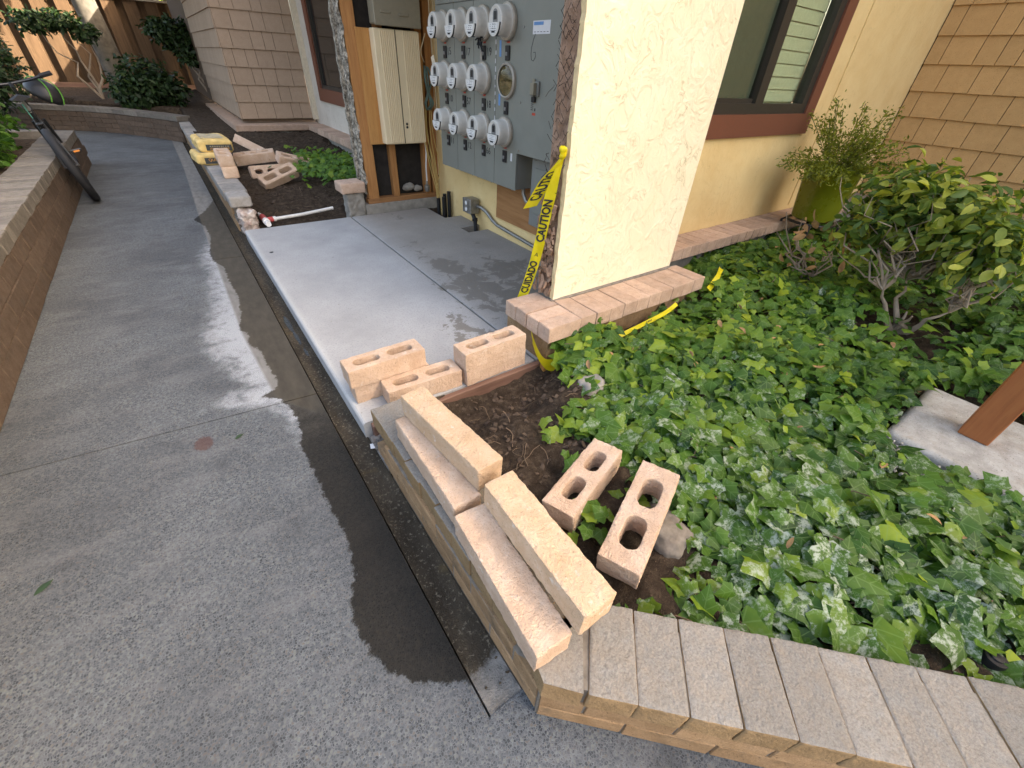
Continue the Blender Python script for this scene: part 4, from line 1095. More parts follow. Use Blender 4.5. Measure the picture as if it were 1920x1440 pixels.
def solid(L, W, H, voxel, amp, seed, mat):
    me = remeshed(bevbox(L, W, H, .002), voxel, amp, 30, seed, amp*.8, 100, True, (L, W, H)); me.materials.clear(); me.materials.append(mat); return me
MA = [hollow(.412, .130, .105, 2, .058, .135, .045, .0043, .0016, s, M_block2) for s in (1, 2)]
MI = [hollow(.40, .133, .10, 2, .062, .115, .05, .0043, .0016, 3, M_block2), hollow(.425, .142, .106, 2, .07, .125, .045, .0043, .0017, 4, M_block2)]
MN = [solid(.50, .106, .10, .0045, .0016, 5, M_block), solid(.50, .107, .10, .0045, .0017, 6, M_block2), solid(.475, .108, .103, .0045, .0017, 7, M_block), solid(.468, .112, .10, .0045, .0017, 8, M_block2)]
MF = hollow(.47, .157, .1175, 2, .075, .16, .05, .010, .002, 9, M_block2); MF3 = hollow(.50, .15, .125, 3, .05, .09, .06, .010, .002, 10, M_block2)
MF4 = hollow(.475, .158, .119, 2, .085, .14, .045, .010, .003, 11, M_block2); MFs = solid(.50, .12, .11, .011, .002, 12, M_block2)
BG = 'tan concrete blocks left loose around the pad'
def blk(me, loc, rot, lab):
    return tag(link('concrete_block', me, None, loc, tuple(R(a) for a in rot)), lab, 'block', BG)
blk(MA[1], (.562, 1.826, .1435), (0, 0, -1.2), 'tan hollow block on the pad, bottom of the left stack of two')
blk(MA[0], (.545, 1.820, .2495), (0, 0, .4), 'tan two-hole block on the pad, top of the left stack of two')
blk(MA[0], (.690, 1.690, .1435), (0, 0, -2.6), 'single tan two-hole block between the two stacks on the pad edge')
blk(MA[1], (1.112, 1.662, .1435), (0, 0, 1.6), 'tan block on the pad edge, bottom of the stack beside the pier')
blk(MA[0], (1.105, 1.658, .2495), (0, 0, 181.4), 'tan two-hole block, top of the stack beside the pier')
blk(MN[1], (.422, .996, .3185), (0, 0, 88.7), 'long solid tan block lying on the corner wall nearest the pad, lower of two')
blk(MN[0], (.492, 1.012, .4205), (0, 0, 95.9), 'long solid tan block set askew on top of another beside the pad')
blk(MN[3], (.392, .487, .3185), (0, 0, 86.4), 'long pinkish solid block at the wall corner, lower of two')
blk(MN[2], (.502, .470, .4215), (0, 0, 88.3), 'long solid tan block on top of the pair at the wall corner')
blk(MI[0], (.901, .668, .220), (-5.9, -2.5, 17.1), 'tan two-hole block lying in the ivy beside bare soil')
blk(MI[1], (.918, .412, .267), (-3.5, -8.1, 22.2), 'tan two-hole block lying in the ivy nearest the corner wall')
blk(MF4, (.472, 6.31, .4215), (0, 0, 86), 'tan block on the far wall end, lower of the two stacked before the bags')
blk(MF4, (.458, 6.325, .5415), (.5, -1, 88.2), 'tan block with large cores on the far wall end, upper of two')
blk(MF, (.977, 6.324, .298), (29.4, -15.2, 14.8), 'tan two-hole block tilted toward the viewer in the far soil bed, front of the pile')
blk(MF, (1.35, 7.057, .335), (20.4, 16.9, 8.7), 'long tan two-hole block at the right of the far pile, by the ivy patch')
blk(MF3, (.891, 7.24, .385), (10.4, -5.8, -10.9), 'tan three-hole block in the middle of the far pile')
blk(MF3, (.98, 6.86, .265), (72, 0, 3), 'tan block lying on its side under the far pile, core ends showing')
blk(MFs, (.95, 7.80, .44), (-28, 17, -55), 'long tan block propped at the back of the far pile')

# ---------------------------------------------------------------- cement bags
def bag(lab, loc, rot, seed, words):
    e = empty('cement_bag', (loc[0], loc[1], loc[2]), tuple(R(a) for a in rot)); tag(e, lab, 'bag', 'yellow cement bags on the far wall')
    me = bpy.data.meshes.new('bag'); mb = MB(); NX, NY = 30, 34; V = []; Fq = []
    L, W, H = .39, .47, (.15 if seed == 1 else .13)
    mb.bbox(-L/2, L/2, -W/2, W/2, -H/2, H/2, .022); me = remeshed(mb.mesh('b'), .010, .010, 11, seed, .003, 42)
    for v in me.vertices:
        v.co.z *= 1-.22*(abs(v.co.x)/(L/2))**4; 
    me.materials.clear(); me.materials.append(M_bagy); link('sack', me, e)
    p = MB(); p.box(-.11, .17, -W/2-.010, -W/2-.004, -.042, .024); link('printed_panel', p.mesh('printed_panel', M_bagk), e)
    t = text_mesh(words, .046); t.transform(Matrix.Translation((.035, -W/2-.0105, -.028 if seed == 1 else .0)) @ Matrix.Rotation(R(90), 4, 'X')); t.materials.append(M_bago); link('lettering', t, e)
    if seed == 1:
        p = MB(); rr = random.Random(5)
        for i in range(9): p.box(-.07+i*.024, -.07+i*.024+rr.uniform(.010, .02), -W/2-.0108, -W/2-.0102, -.002, .012)
        link('small_print', p.mesh('small_print', M_olive), e)
    p = MB(); p.box(-.13, .12, -.14, .15, H/2+.001, H/2+.005); link('top_print', p.mesh('top_print', plain('worn_grey_print', (.42, .36, .24), .8, 0, .35, 16)), e)
    return e
bag('yellow cement bag lying under another on the far wall', (.375, 7.17, .425), (0, 2, 5), 2, 'QUIKRETE')
bag('yellow cement bag on top of the other with dark printed panel', (.445, 7.26, .568), (3, 2, 4), 1, 'QUIKRETE')

# ---------------------------------------------------------------- caution tape
def ribbon(name, lab, path, width, across, texts=(), wav=.006, seed=0):
    """path points, across: the direction over the ribbon's width at each point"""
    P = [Vector(p) for p in path]; A = [Vector(a).normalized() for a in across]; pts = []; ac = []
    for i in range(len(P)-1):
        p0 = P[max(i-1, 0)]; p1 = P[i]; p2 = P[i+1]; p3 = P[min(i+2, len(P)-1)]
        for s in range(14):
            t = s/14; pts.append(.5*((2*p1)+(p2-p0)*t+(2*p0-5*p1+4*p2-p3)*t*t+(3*p1-p0-3*p2+p3)*t**3)); ac.append(A[i].lerp(A[i+1], t).normalized())
    pts.append(P[-1]); ac.append(A[-1]); n = len(pts); cum = [0]
    for i in range(1, n): cum.append(cum[-1]+(pts[i]-pts[i-1]).length)
    wd = width if callable(width) else (lambda t: width)
    def at(s, v, off=0.0):
        i = 0
        while i < n-2 and cum[i+1] < s: i += 1
        f = max(0, min(1, (s-cum[i])/max(1e-6, cum[i+1]-cum[i]))); p = pts[i].lerp(pts[i+1], f); a = ac[i].lerp(ac[i+1], f).normalized()
        T = (pts[i+1]-pts[i]).normalized(); Nn = T.cross(a).normalized()
        return p+a*(v*wd(s/cum[-1]))+Nn*(off+wav*noise.noise(Vector((s*9, v*1.6, seed))))
    b = MB(); m_ = int(cum[-1]/.012)+2; V = []; Fq = []; K = 7
    for i in range(m_):
        for j in range(K): V.append(at(cum[-1]*i/(m_-1), j/(K-1)-.5))
    for i in range(m_-1):
        for j in range(K-1): a = i*K+j; Fq.append((a, a+1, a+K+1, a+K))
    b.add(V, Fq); o = b.build(name, M_tape, None, 180); tag(o, lab, 'tape')
    for s_, st, size, sg, off in texts:
        if s_ == '':                      # small triangular mark between the words
            tb_ = MB(); tb_.add([(0, -.02, 0), (.05, 0, 0), (0, .02, 0), (.005, -.012, 0), (.036, 0, 0), (.005, .012, 0)], [(0, 1, 4, 3), (1, 2, 5, 4)]); tb_.add([(.008, -.004, 0), (.028, 0, 0), (.008, .004, 0)], [(0, 1, 2)]); me = tb_.mesh('mark')
        else: me = text_mesh(s_, size, 0.0, 'LEFT', .035)
        bm = bmesh.new(); bm.from_mesh(me)
        bmesh.ops.subdivide_edges(bm, edges=[e for e in bm.edges if e.calc_length() > .012], cuts=2); bm.to_mesh(me); bm.free()
        for v in me.vertices:
            x, y = v.co.x*.52, v.co.y*1.0
            v.co = at(st+(x if sg > 0 else -x), y/.1*sg, off)
        me.materials.append(M_ink); link('lettering', me, o)
    return o
D_ = Vector((-.55, .75, 0)); Ac = Vector((.62, -.78, 0)); Ac2 = Vector((.75, -.66, .25))
tp = [(1.606, 1.775, 1.165), (1.597, 1.80, 1.08), (1.590, 1.835, .93), (1.585, 1.875, .70), (1.575, 1.92, .50), (1.56, 1.968, .335), (1.52, 1.985, .22)]
ribbon('caution_tape', 'yellow caution tape hanging straight down beside the torn pier edge', tp, lambda t: .018+.044*min(1, t*5), [Ac]*7,
       [('CAUTION', .47, .105, -1, .004), ('CUIDADO', .835, .10, -1, .004), ('', .565, .07, -1, .004)], .013, 1)
tp = [(1.606, 1.772, 1.17), (1.590, 1.815, 1.10), (1.572, 1.865, 1.02), (1.556, 1.915, .935), (1.55, 1.945, .885)]
ribbon('caution_tape', 'short free tail of yellow caution tape flapping below its knot', tp, lambda t: .018+.062*min(1, t*2.2), [Ac2]*5, [('CAUTIO', .285, .10, -1, .005)], .018, 3)
kn = MB(); kn.bbox(1.588, 1.625, 1.755, 1.80, 1.15, 1.215, .014); me = remeshed(kn.mesh('k'), .007, .008, 40, 2); me.materials.clear(); me.materials.append(M_tape); tag(link('tape_knot', me), 'crumpled knot of yellow caution tape tied to the pier edge', 'tape')
tp = [(1.372, 1.62, .25), (1.372, 1.55, .17), (1.40, 1.495, .115), (1.47, 1.46, .13), (1.56, 1.44, .20), (1.64, 1.44, .25)]
ribbon('caution_tape', 'yellow caution tape looped round the foot of the pier', tp, .085, [(0, .3, 1), (-.1, .25, 1), (-.2, .1, 1), (.1, .2, 1), (0, .35, .9), (0, .4, .9)], [('CUI', .16, .07, 1, -.004)], .008, 5)
tp = [(1.82, 1.41, .19), (1.98, 1.40, .215), (2.18, 1.40, .235), (2.34, 1.40, .255), (2.46, 1.41, .285)]
ribbon('caution_tape', 'strip of yellow tape lying along the ivy below the pier ledge', tp, .028, [(0, 1, .5)]*5, [('IIIIIII', .0, .05, 1, .003), ('CAU', .33, .05, 1, .003)], .006, 7)
tp = [(2.86, 1.43, .29), (2.98, 1.46, .34), (3.12, 1.52, .37)]
ribbon('caution_tape', 'small end of yellow tape poking out of the ivy', tp, .04, [(0, 1, .5)]*3, (), .014, 9)

# ---------------------------------------------------------------- white water pipe
pv = root('water_pipe', (.56, 5.1, .08), 'white plastic water pipe with red primed tee beyond the pad', 'pipe')
b_ = MB(); b_.tube([(.553, 5.62, .085), (.555, 5.30, .115)], .02, 12); b_.tube([(.59, 5.16, .12), (.95, 5.235, .115), (1.30, 5.315, .125)], .017, 12); ad(b_.build('pipe', M_pvc, pv, True))
b_ = MB(); b_.tube([(.555, 5.32, .115), (.556, 5.11, .12)], .031, 14); b_.tube([(.556, 5.15, .12), (.63, 5.165, .12)], .028, 12); ad(b_.build('tee', M_pvcred, pv, True))
b_ = MB(); b_.tube([(.556, 5.14, .12), (.557, 5.08, .12)], .034, 14); b_.tube([(.557, 5.09, .12), (.558, 5.003, .118)], .026, 14); b_.tube([(.61, 5.162, .12), (.66, 5.172, .12)], .026, 12); ad(b_.build('coupling', M_pvc, pv, True))

# ---------------------------------------------------------------- wooden post and footing, sprinkler, small litter
ft = MB(); ft.bbox(2.30, 2.96, -.80, .095, .02, .24, .02); me = remeshed(ft.mesh('f'), .014, .003, 6, 3, .0012, 50); me.materials.clear(); me.materials.append(M_footing)
tag(link('post_footing', me), 'pale weathered concrete footing under the brown post', 'footing')
po = MB(); po.bbox(2.575, 2.685, -.215, -.105, .241, 3.2, .004); tag(po.build('wooden_post', M_post), 'square rust-brown wooden post standing on a pale footing', 'post')
b_ = MB(); rr = random.Random(8)
for i in range(160):
    a = rr.uniform(0, 6.28); d = rr.random()**.5; p = (2.17+.12*d*math.cos(a), -.02+.17*d*math.sin(a), .212+rr.uniform(0, .012)); me = bevbox(.016, .013, .011, .004, .002, i % 4)
    b_.add([v.co for v in me.vertices], [tuple(f.vertices) for f in me.polygons], Matrix.Translation(p) @ Euler((rr.uniform(0, 3), rr.uniform(0, 3), 0)).to_matrix().to_4x4())
tag(b_.build('gravel', M_footing), 'patch of pale pebbles in the ivy beside the post footing', 'gravel', None, 'stuff')
spk = root('sprinkler_head', (1.47, -.47, .17), 'small black round sprinkler head at the ivy edge behind the wall', 'sprinkler')
b_ = MB(); b_.lathe([(.026, .10), (.029, .205), (.027, .213)], 18, Matrix.Translation((1.47, -.47, 0))); ad(b_.build('body', M_black, spk, True))
b_ = MB(); b_.lathe([(.016, .2135), (.014, .218), (.006, .219)], 16, Matrix.Translation((1.47, -.47, 0))); ad(b_.build('cap', M_black, spk, True))
b_ = MB(); b_.add([(.315, 1.515, .002), (.345, 1.50, .004), (.352, 1.53, .012), (.322, 1.542, .006)], [(0, 1, 2, 3)]); b_.add([(.315, 1.515, .0005), (.345, 1.50, .0025), (.352, 1.53, .0105), (.322, 1.542, .0045)], [(3, 2, 1, 0)])
tag(b_.build('paper_scrap', M_whitelab), 'tiny white paper scrap at the pad corner by the gutter', 'scrap')
def fleaf(x, y, z, L, W, rz, mat, lab):
    b_ = MB(); n = 7; V = []
    for i in range(n):
        t = i/(n-1); h = W*math.sin(math.pi*min(.98, t+.02))**.8
        V += [(t*L, -h, .004*math.sin(3*t)), (t*L, 0, -.001+.004*math.sin(3*t)+.003), (t*L, h, .004*math.sin(3*t))]
    b_.add(V, [(i*3+j, i*3+3+j, i*3+4+j, i*3+1+j) for i in range(n-1) for j in (0, 1)])
    return tag(b_.build('fallen_leaf', mat, None, 180, (x, y, z), (0, 0, rz)), lab, 'leaf')
fleaf(-.21, 1.93, .003, .045, .011, .5, plain('green_litter', (.03, .055, .025), .6), 'small dark green leaf lying on the walkway beside a rusty stain')
fleaf(-.88, 1.47, .003, .06, .013, .7, plain('green_litter2', (.025, .05, .025), .6), 'dark leaf lying on the walkway near the left edge')
b_ = MB(); b_.bbox(1.34, 1.50, 1.08, 1.20, .15, .215, .02); me = remeshed(b_.mesh('m'), .012, .02, 20, 4, .006, 60); me.materials.clear(); me.materials.append(M_conc); tag(link('stone', me), 'rough grey stone on the bare soil at the ivy edge', 'stone')
b_ = MB(); b_.bbox(.95, 1.12, .26, .48, .10, .205, .03); me = remeshed(b_.mesh('m'), .012, .012, 16, 9, .004, 60); me.materials.clear(); me.materials.append(M_mortar); tag(link('stone', me), 'flat grey-brown stone under the nearest block in the ivy', 'stone')
b_ = MB(); rr = random.Random(23); me0 = bevbox(.016, .013, .009, .004, .002, 1)
for i in range(260):
    y = rr.uniform(.35, 5.2); x = .222+.108*rr.random()**(.5 if rr.random() < .6 else 1.5)
    b_.add([v.co for v in me0.vertices], [tuple(f.vertices) for f in me0.polygons], Matrix.Translation((x, y, gz(x, y)+.001)) @ Euler((rr.uniform(0, 3), rr.uniform(0, 3), 0)).to_matrix().to_4x4() @ Matrix.Scale(rr.uniform(.15, .62), 4))
tag(b_.build('gutter_grit', mat_brick('dark_grit', (.025, .02, .014), (.085, .068, .048), (.02, .018, .014), .5)), 'grit and silt lying in the gutter', 'grit', None, 'stuff')
# roots and twigs on the bare soil (uncountable)
b_ = MB(); rr = random.Random(17)
for i in range(90):
    if i < 38: x, y = rr.uniform(.62, 1.55), rr.uniform(.75, 1.52)
    else: x, y = rr.uniform(.5, 2.2), rr.uniform(5.3, 8.5)
    z = (soilz_near if i < 38 else soilz_far)(x, y)+.004; p = Vector((x, y, z)); d = Vector((rr.uniform(-1, 1), rr.uniform(-1, 1), rr.uniform(-.1, .25))).normalized(); pts = [p.copy()]
    st_ = rr.uniform(.012, .035)
    for k in range(5): d = (d+Vector((rr.uniform(-.6, .6), rr.uniform(-.6, .6), rr.uniform(-.3, .22)))).normalized(); p = p+d*st_; p.z = max(p.z, (soilz_near if i < 38 else soilz_far)(p.x, p.y)+.002); pts.append(p.copy())
    b_.tube(pts, rr.uniform(.0011, .0026), 4, False)
tag(b_.build('root_litter', M_twig), 'fine roots and twigs scattered over bare soil', 'twigs', None, 'stuff')
b_ = MB(); me0 = bevbox(.022, .015, .006, .003, .003, 1)
for i in range(900):
    if i < 320: x, y = rr.uniform(.6, 1.6), rr.uniform(.75, 1.55); z = soilz_near(x, y)
    elif i < 360: x, y = rr.uniform(1.7, 2.6), rr.uniform(1.42, 1.56); z = soilz_near(x, y)
    else: x, y = rr.uniform(.5, 2.3), rr.uniform(5.1, 9.6); z = soilz_far(x, y)
    b_.add([v.co for v in me0.vertices], [tuple(f.vertices) for f in me0.polygons], Matrix.Translation((x, y, z+.003)) @ Euler((rr.uniform(-.6, .6), rr.uniform(-.6, .6), rr.uniform(0, 6))).to_matrix().to_4x4() @ Matrix.Scale(rr.uniform(.4, 1.6), 4))
tag(b_.build('bark_mulch', mat_wood('bark_chip', (.04, .027, .02), (.12, .085, .06), 'X', 1.0)), 'bark chips and crumbs over the soil beds', 'mulch', None, 'stuff')

# ---------------------------------------------------------------- bicycle leaning on the left wall
bk = empty('bicycle', (-.94, 7.28, 0), (0, R(-10.5), R(91.5))); tag(bk, 'black bicycle seen from behind leaning against the left wall', 'bicycle')
# local x forward, y left, z up -> tilt done in a rotated frame
bk.rotation_mode = 'QUATERNION'
bk.rotation_quaternion = (Matrix.Rotation(R(-10.5), 3, 'Y') @ Matrix.Rotation(R(98.5), 3, 'Z')).to_quaternion()
RW = .385
def wheel(x):
    t = MB(); V = []; Fq = []; n, k = 40, 8
    for i in range(n):
        a = 2*math.pi*i/n
        for j in range(k):
            b = 2*math.pi*j/k; r = RW-.040+.040*math.cos(b); V.append((x+r*math.cos(a), .042*math.sin(b), RW+r*math.sin(a)))
    for i in range(n):
        for j in range(k): Fq.append((i*k+j, i*k+(j+1) % k, ((i+1) % n)*k+(j+1) % k, ((i+1) % n)*k+j))
    t.add(V, Fq); ty = t.build('tyre', M_rubber, bk, 180)
    r_ = MB(); pts = [(x+(RW-.07)*math.cos(2*math.pi*i/36), 0, RW+(RW-.07)*math.sin(2*math.pi*i/36)) for i in range(37)]; r_.tube(pts, .013, 6, False)
    for i in range(20): a = 2*math.pi*i/20; r_.tube([(x, .03*(-1)**i, RW), (x+(RW-.07)*math.cos(a), 0, RW+(RW-.07)*math.sin(a))], .002, 3, False)
    r_.tube([(x, -.06, RW), (x, .06, RW)], .02, 8); r_.build('rim', M_black, ty)
wheel(0); wheel(1.22)
M_bike = plain('black_bike_paint', (.012, .013, .015), .3, 0, .1, 20, 0, 0, .5); M_mint = plain('mint_decal', (.12, .45, .35), .5); M_orange = plain('orange_reflector', (.75, .28, .05), .4)
b_ = MB(); BB = (.50, 0, .36)
for a, b, r in (((.50, 0, .36), (.38, 0, .92), .02), ((.39, 0, .86), (1.02, 0, .92), .02), ((.50, 0, .36), (1.05, 0, .82), .024), ((1.0, 0, 1.0), (1.06, 0, .78), .024)): b_.tube([a, b], r, 8)
for s in (-1, 1):
    b_.tube([(0, s*.065, RW), BB], .012, 6); b_.tube([(0, s*.065, RW), (.39, s*.02, .84)], .010, 6); b_.tube([(1.06, s*.055, .78), (1.22, s*.06, RW)], .016, 6)
b_.build('frame', M_bike, bk, True)
b_ = MB(); b_.tube([(.355, 0, 1.03), (.38, 0, .9)], .016, 8); b_.build('seat_post', M_metal, bk)
b_ = MB(); V = []; Fq = []
for i, (x, w_, h) in enumerate(((.20, .075, 0), (.24, .095, .012), (.32, .085, .008), (.40, .045, 0), (.50, .022, 0), (.54, .01, -.01))):
    V += [(x, -w_, 1.03+h), (x, 0, 1.065+h), (x, w_, 1.03+h), (x, 0, 1.01+h)]
for i in range(5):
    for j in range(4): Fq.append((i*4+j, i*4+(j+1) % 4, i*4+4+(j+1) % 4, i*4+4+j))
Fq += [(3, 2, 1, 0), (20, 21, 22, 23)]; b_.add(V, Fq); b_.build('saddle', M_rubber, bk, True)
b_ = MB(); b_.tube([(1.0, 0, 1.0), (.97, 0, 1.12), (1.03, 0, 1.15)], .02, 8); b_.tube([(.97, -.42, 1.19), (1.02, -.2, 1.16), (1.03, 0, 1.15), (1.02, .2, 1.16), (.97, .42, 1.19)], .015, 8); hb = b_.build('handlebar', M_bike, bk, True)
for s in (-1, 1): b_ = MB(); b_.tube([(.97, s*.42, 1.19), (.985, s*.30, 1.178)], .023, 8); b_.build('grip', M_rubber, hb)
b_ = MB(); b_.tube([(.5, .055, .36), (.5, .075, .36), (.36, .085, .27)], .013, 6); b_.tube([(.5, -.055, .36), (.5, -.075, .36), (.64, -.085, .45)], .013, 6); b_.lathe([(.11, -.004), (.11, .004)], 20, Matrix.Translation((.5, -.045, .36)) @ Matrix.Rotation(R(90), 4, 'X')); b_.build('crank', M_black, bk)
for x, y, z in ((.36, .135, .27), (.64, -.135, .45)):
    b_ = MB(); b_.bbox(x-.05, x+.05, y-.055, y+.055, z-.014, z+.014, .005); pd = b_.build('pedal', M_black, bk)
    b_ = MB(); b_.bbox(x-.053, x-.049, y-.03, y+.03, z-.009, z+.009, .001); b_.build('reflector', M_orange, pd)
b_ = MB(); b_.tube([(.43, .021, .78), (.36, .021, .98)], .006, 5); b_.tube([(.2, .03, .62), (.3, .03, .72)], .009, 5); b_.build('decal', M_mint, bk)
b_ = MB(); b_.bbox(.15, .36, -.035, .035, .79, .806, .006); b_.build('mudguard', M_black, bk)
hl = empty('bike_helmet', (-1.08, 8.45, .98), (R(25), R(15), R(40))); tag(hl, 'black bike helmet with lime stripes hanging on the bicycle', 'helmet')
b_ = MB(); b_.lathe([(.155, 0), (.16, .04), (.14, .10), (.10, .145), (.04, .165), (.005, .168)], 24); me = b_.mesh('shell', M_black, 180); me.transform(Matrix.Diagonal((1, 1.3, 1, 1))); link('shell', me, hl)
for a in (-.35, .35):
    b_ = MB(); b_.tube([(.15*math.sin(a)*1.2, 1.3*.163*math.cos(t)*.98, .02+.155*math.sin(t)) for t in [math.pi*i/10 for i in range(11)]], .007, 5, True, Matrix.Scale(1.0, 4)); b_.build('stripe', plain('lime_green', (.07, .22, .02), .4), hl)
# ---------------------------------------------------------------- leaves
def leaf_template(kind):
    if kind == 'ivy':
        h = [(.14, -.15), (.35, -.17), (.41, .05), (.57, .28), (.35, .41), (.24, .60), (.0, .97)]
        out = [(0, 0)]+h+[(-x, y) for x, y in h[-2::-1]]
        pts = [(0, .28)]+out; n = len(out)
        tris = [(0, 1+i, 1+(i+1) % n) for i in range(n)]
        P = np.array([(x, y, -.32*abs(x)**1.3-.12*y*y+.05) for x, y in pts])
    elif kind == 'oval':
        out = [(0, 0), (.16, .25), (.24, .55), (.17, .85), (0, 1), (-.17, .85), (-.24, .55), (-.16, .25)]
        pts = [(0, .3), (0, .7)]+out
        tris = [(0, 2, 3), (0, 3, 4), (0, 4, 1), (1, 4, 5), (1, 5, 6), (1, 6, 7), (1, 7, 8), (1, 8, 0), (0, 8, 9), (0, 9, 2)]
        P = np.array([(x, y, .35*abs(x)-.15*y*y) for x, y in pts])
    else:
        pts = [(0, 0), (.22, .5), (0, 1), (-.22, .5)]; tris = [(0, 1, 2), (0, 2, 3)]
        P = np.array([(x, y, 0.25*abs(x)) for x, y in pts])
    return P, np.array(tris), np.array([(p[0], p[1]) for p in pts])
def leaf_frames(pos, nrm, tip):
    n = nrm/np.linalg.norm(nrm, axis=1)[:, None]; t = tip-n*np.sum(tip*n, 1)[:, None]; t /= np.linalg.norm(t, axis=1)[:, None]+1e-9
    return np.cross(t, n), t, n
def leaf_mesh(name, kind, pos, nrm, tip, size, tint, dust, mat):
    P, T, UV = leaf_template(kind); N = len(pos); k = len(P)
    a, b, c = leaf_frames(pos, nrm, tip); s = size[:, None, None]
    wv_ = nr.uniform(.8, 1.18, N)[:, None, None]; cu_ = nr.uniform(.2, 2.3, N)[:, None, None]; tw_ = nr.normal(0, .22, N)[:, None, None]      # width, curl and twist differ leaf by leaf
    V = pos[:, None, :]+s*(P[None, :, 0:1]*wv_*a[:, None]+P[None, :, 1:2]*b[:, None]+(P[None, :, 2:3]*cu_+tw_*P[None, :, 0:1]*P[None, :, 1:2]*1.6)*c[:, None])
    Fc = (T[None]+(np.arange(N)*k)[:, None, None]).reshape(-1, 3)
    me = bpy.data.meshes.new(name); me.vertices.add(N*k); me.vertices.foreach_set('co', V.reshape(-1).astype(np.float32))
    nf = len(Fc); me.loops.add(nf*3); me.loops.foreach_set('vertex_index', Fc.reshape(-1).astype(np.int32)); me.polygons.add(nf)
    me.polygons.foreach_set('loop_start', np.arange(0, nf*3, 3, dtype=np.int32)); me.polygons.foreach_set('use_smooth', np.ones(nf, bool))
    me.update(calc_edges=True)
    for nm, arr in (('tint', tint), ('dust', dust)):
        at = me.attributes.new(nm, 'FLOAT', 'POINT'); at.data.foreach_set('value', np.repeat(arr, k).astype(np.float32))
    uv = me.uv_layers.new(name='UVMap'); uv.data.foreach_set('uv', np.tile(UV[T.reshape(-1)], (N, 1)).reshape(-1).astype(np.float32))
    me.materials.append(mat); return me
nr = np.random.RandomState(5)

# ivy ground cover
IVY = [(1.50, 1.50), (1.66, 1.55), (1.86, 1.42), (2.2, 1.38), (2.5, 1.50), (2.9, 1.50), (3.19, 1.62), (3.3, 1.95), (5.3, 1.97), (5.6, 1.9), (6.6, .2), (6.2, -1.6), (3.6, -2.4), (1.9, -1.0), (1.02, -.13), (.62, .26), (.68, .24), (.80, .17), (1.02, .23), (1.13, .38), (1.14, .60), (1.10, .80), (1.14, .95), (1.27, 1.10), (1.42, 1.34)]
def ivy_top(X, Y):
    s = polysd(X, Y, IVY); h = .20+.075*np.clip(s/.25, 0, 1)
    w_ = .03*np.sin(X*5.1+Y*3.3)+.02*np.sin(X*9.7-Y*11+1)+.02*np.sin(Y*7.7+2)
    return h+w_+.06*np.clip((X-2)/1.5, 0, 1)+.05*np.clip((Y-1.1)/.4, 0, 1)*(X < 1.9)
def scatter_ivy(n, near):
    out = []
    while len(out) < n:
        X = nr.uniform(.6, 6.4, n); Y = nr.uniform(-2.3, 2.0, n); s = polysd(X, Y, IVY)
        d = np.hypot(X-.4, Y-.1); pk = np.clip(1.9/np.maximum(d, .6), .16, 1.0)
        ok = (s > -.03) & (nr.uniform(0, 1, n) < pk)
        ok &= ~((np.hypot((X-3.62)/.42, (Y-.42)/.32) < 1) & (nr.uniform(0, 1, n) < .8)); ok &= ~((X > 2.27) & (X < 3.0) & (Y < .10) & (Y > -.85)); ok &= ~((X > 2.05) & (X < 2.3) & (abs(Y+.02) < .13) & (nr.uniform(0, 1, n) < .75))
        out += list(zip(X[ok], Y[ok]))
    return np.array(out[:n])
NI = 14500
xy = scatter_ivy(NI, True); X, Y = xy[:, 0], xy[:, 1]; top = ivy_top(X, Y); dep = nr.uniform(0, 1, NI)**1.5
Z = top-.115*dep+nr.normal(0, .010, NI)
pos = np.stack([X, Y, Z], 1)
sd = polysd(X, Y, IVY); edge = np.clip(1-sd/.10, 0, 1)
nrm = np.stack([-.30+nr.normal(0, .42, NI), -.18+nr.normal(0, .42, NI), np.ones(NI)*1.0], 1); nrm[:, 2] -= .35*edge
ang = nr.uniform(0, 6.283, NI); tip = np.stack([np.cos(ang)-.45, np.sin(ang)-.55, -.25+nr.normal(0, .2, NI)], 1)
size = np.clip(nr.lognormal(math.log(.071), .36, NI), .035, .125)*np.where(np.hypot(X, Y) > 2.2, .86, 1.0); size *= np.where(dep > .55, .85, 1.0)
near_ = np.clip(1.2-np.hypot(X-1.0, Y+.2)/1.5, 0, 1)
tint = np.clip(.37+nr.normal(0, .20, NI)+.10*np.clip((Y-.5)/.8, -1, 1)-.10*dep+.25*(nr.uniform(0, 1, NI) < .06), 0.02, 1)
dust = np.clip(near_*.65+nr.normal(0, .2, NI), 0, .62)*(nr.uniform(0, 1, NI) < .7)
score = (1/np.hypot(np.hypot(X, Y), 1.3))*size*(dep < .25)*(sd > 0)
big = np.argsort(-score)[:300]; rest = np.setdiff1d(np.arange(NI), big)
iv = empty('ivy_ground_cover', (2.0, .5, .15)); tag(iv, 'dense green ivy covering the bed behind the corner wall', 'ivy')
me = leaf_mesh('foliage', 'ivy', pos[rest], nrm[rest], tip[rest], size[rest], tint[rest], dust[rest], M_ivy)
o = ad(link('foliage', me, iv)); o['kind'] = 'stuff'
variants = []
for i in range(12):
    z3 = np.zeros((1, 3)); variants.append(leaf_mesh('leaf', 'ivy', z3, np.array([[0, 0, 1.]]), np.array([[0, 1., 0]]), np.full(1, .085), np.array([.25+.045*i]), np.array([[.1, .75, .45][i % 3]]), M_ivy))
A_, B_, C_ = leaf_frames(pos[big], nrm[big], tip[big])
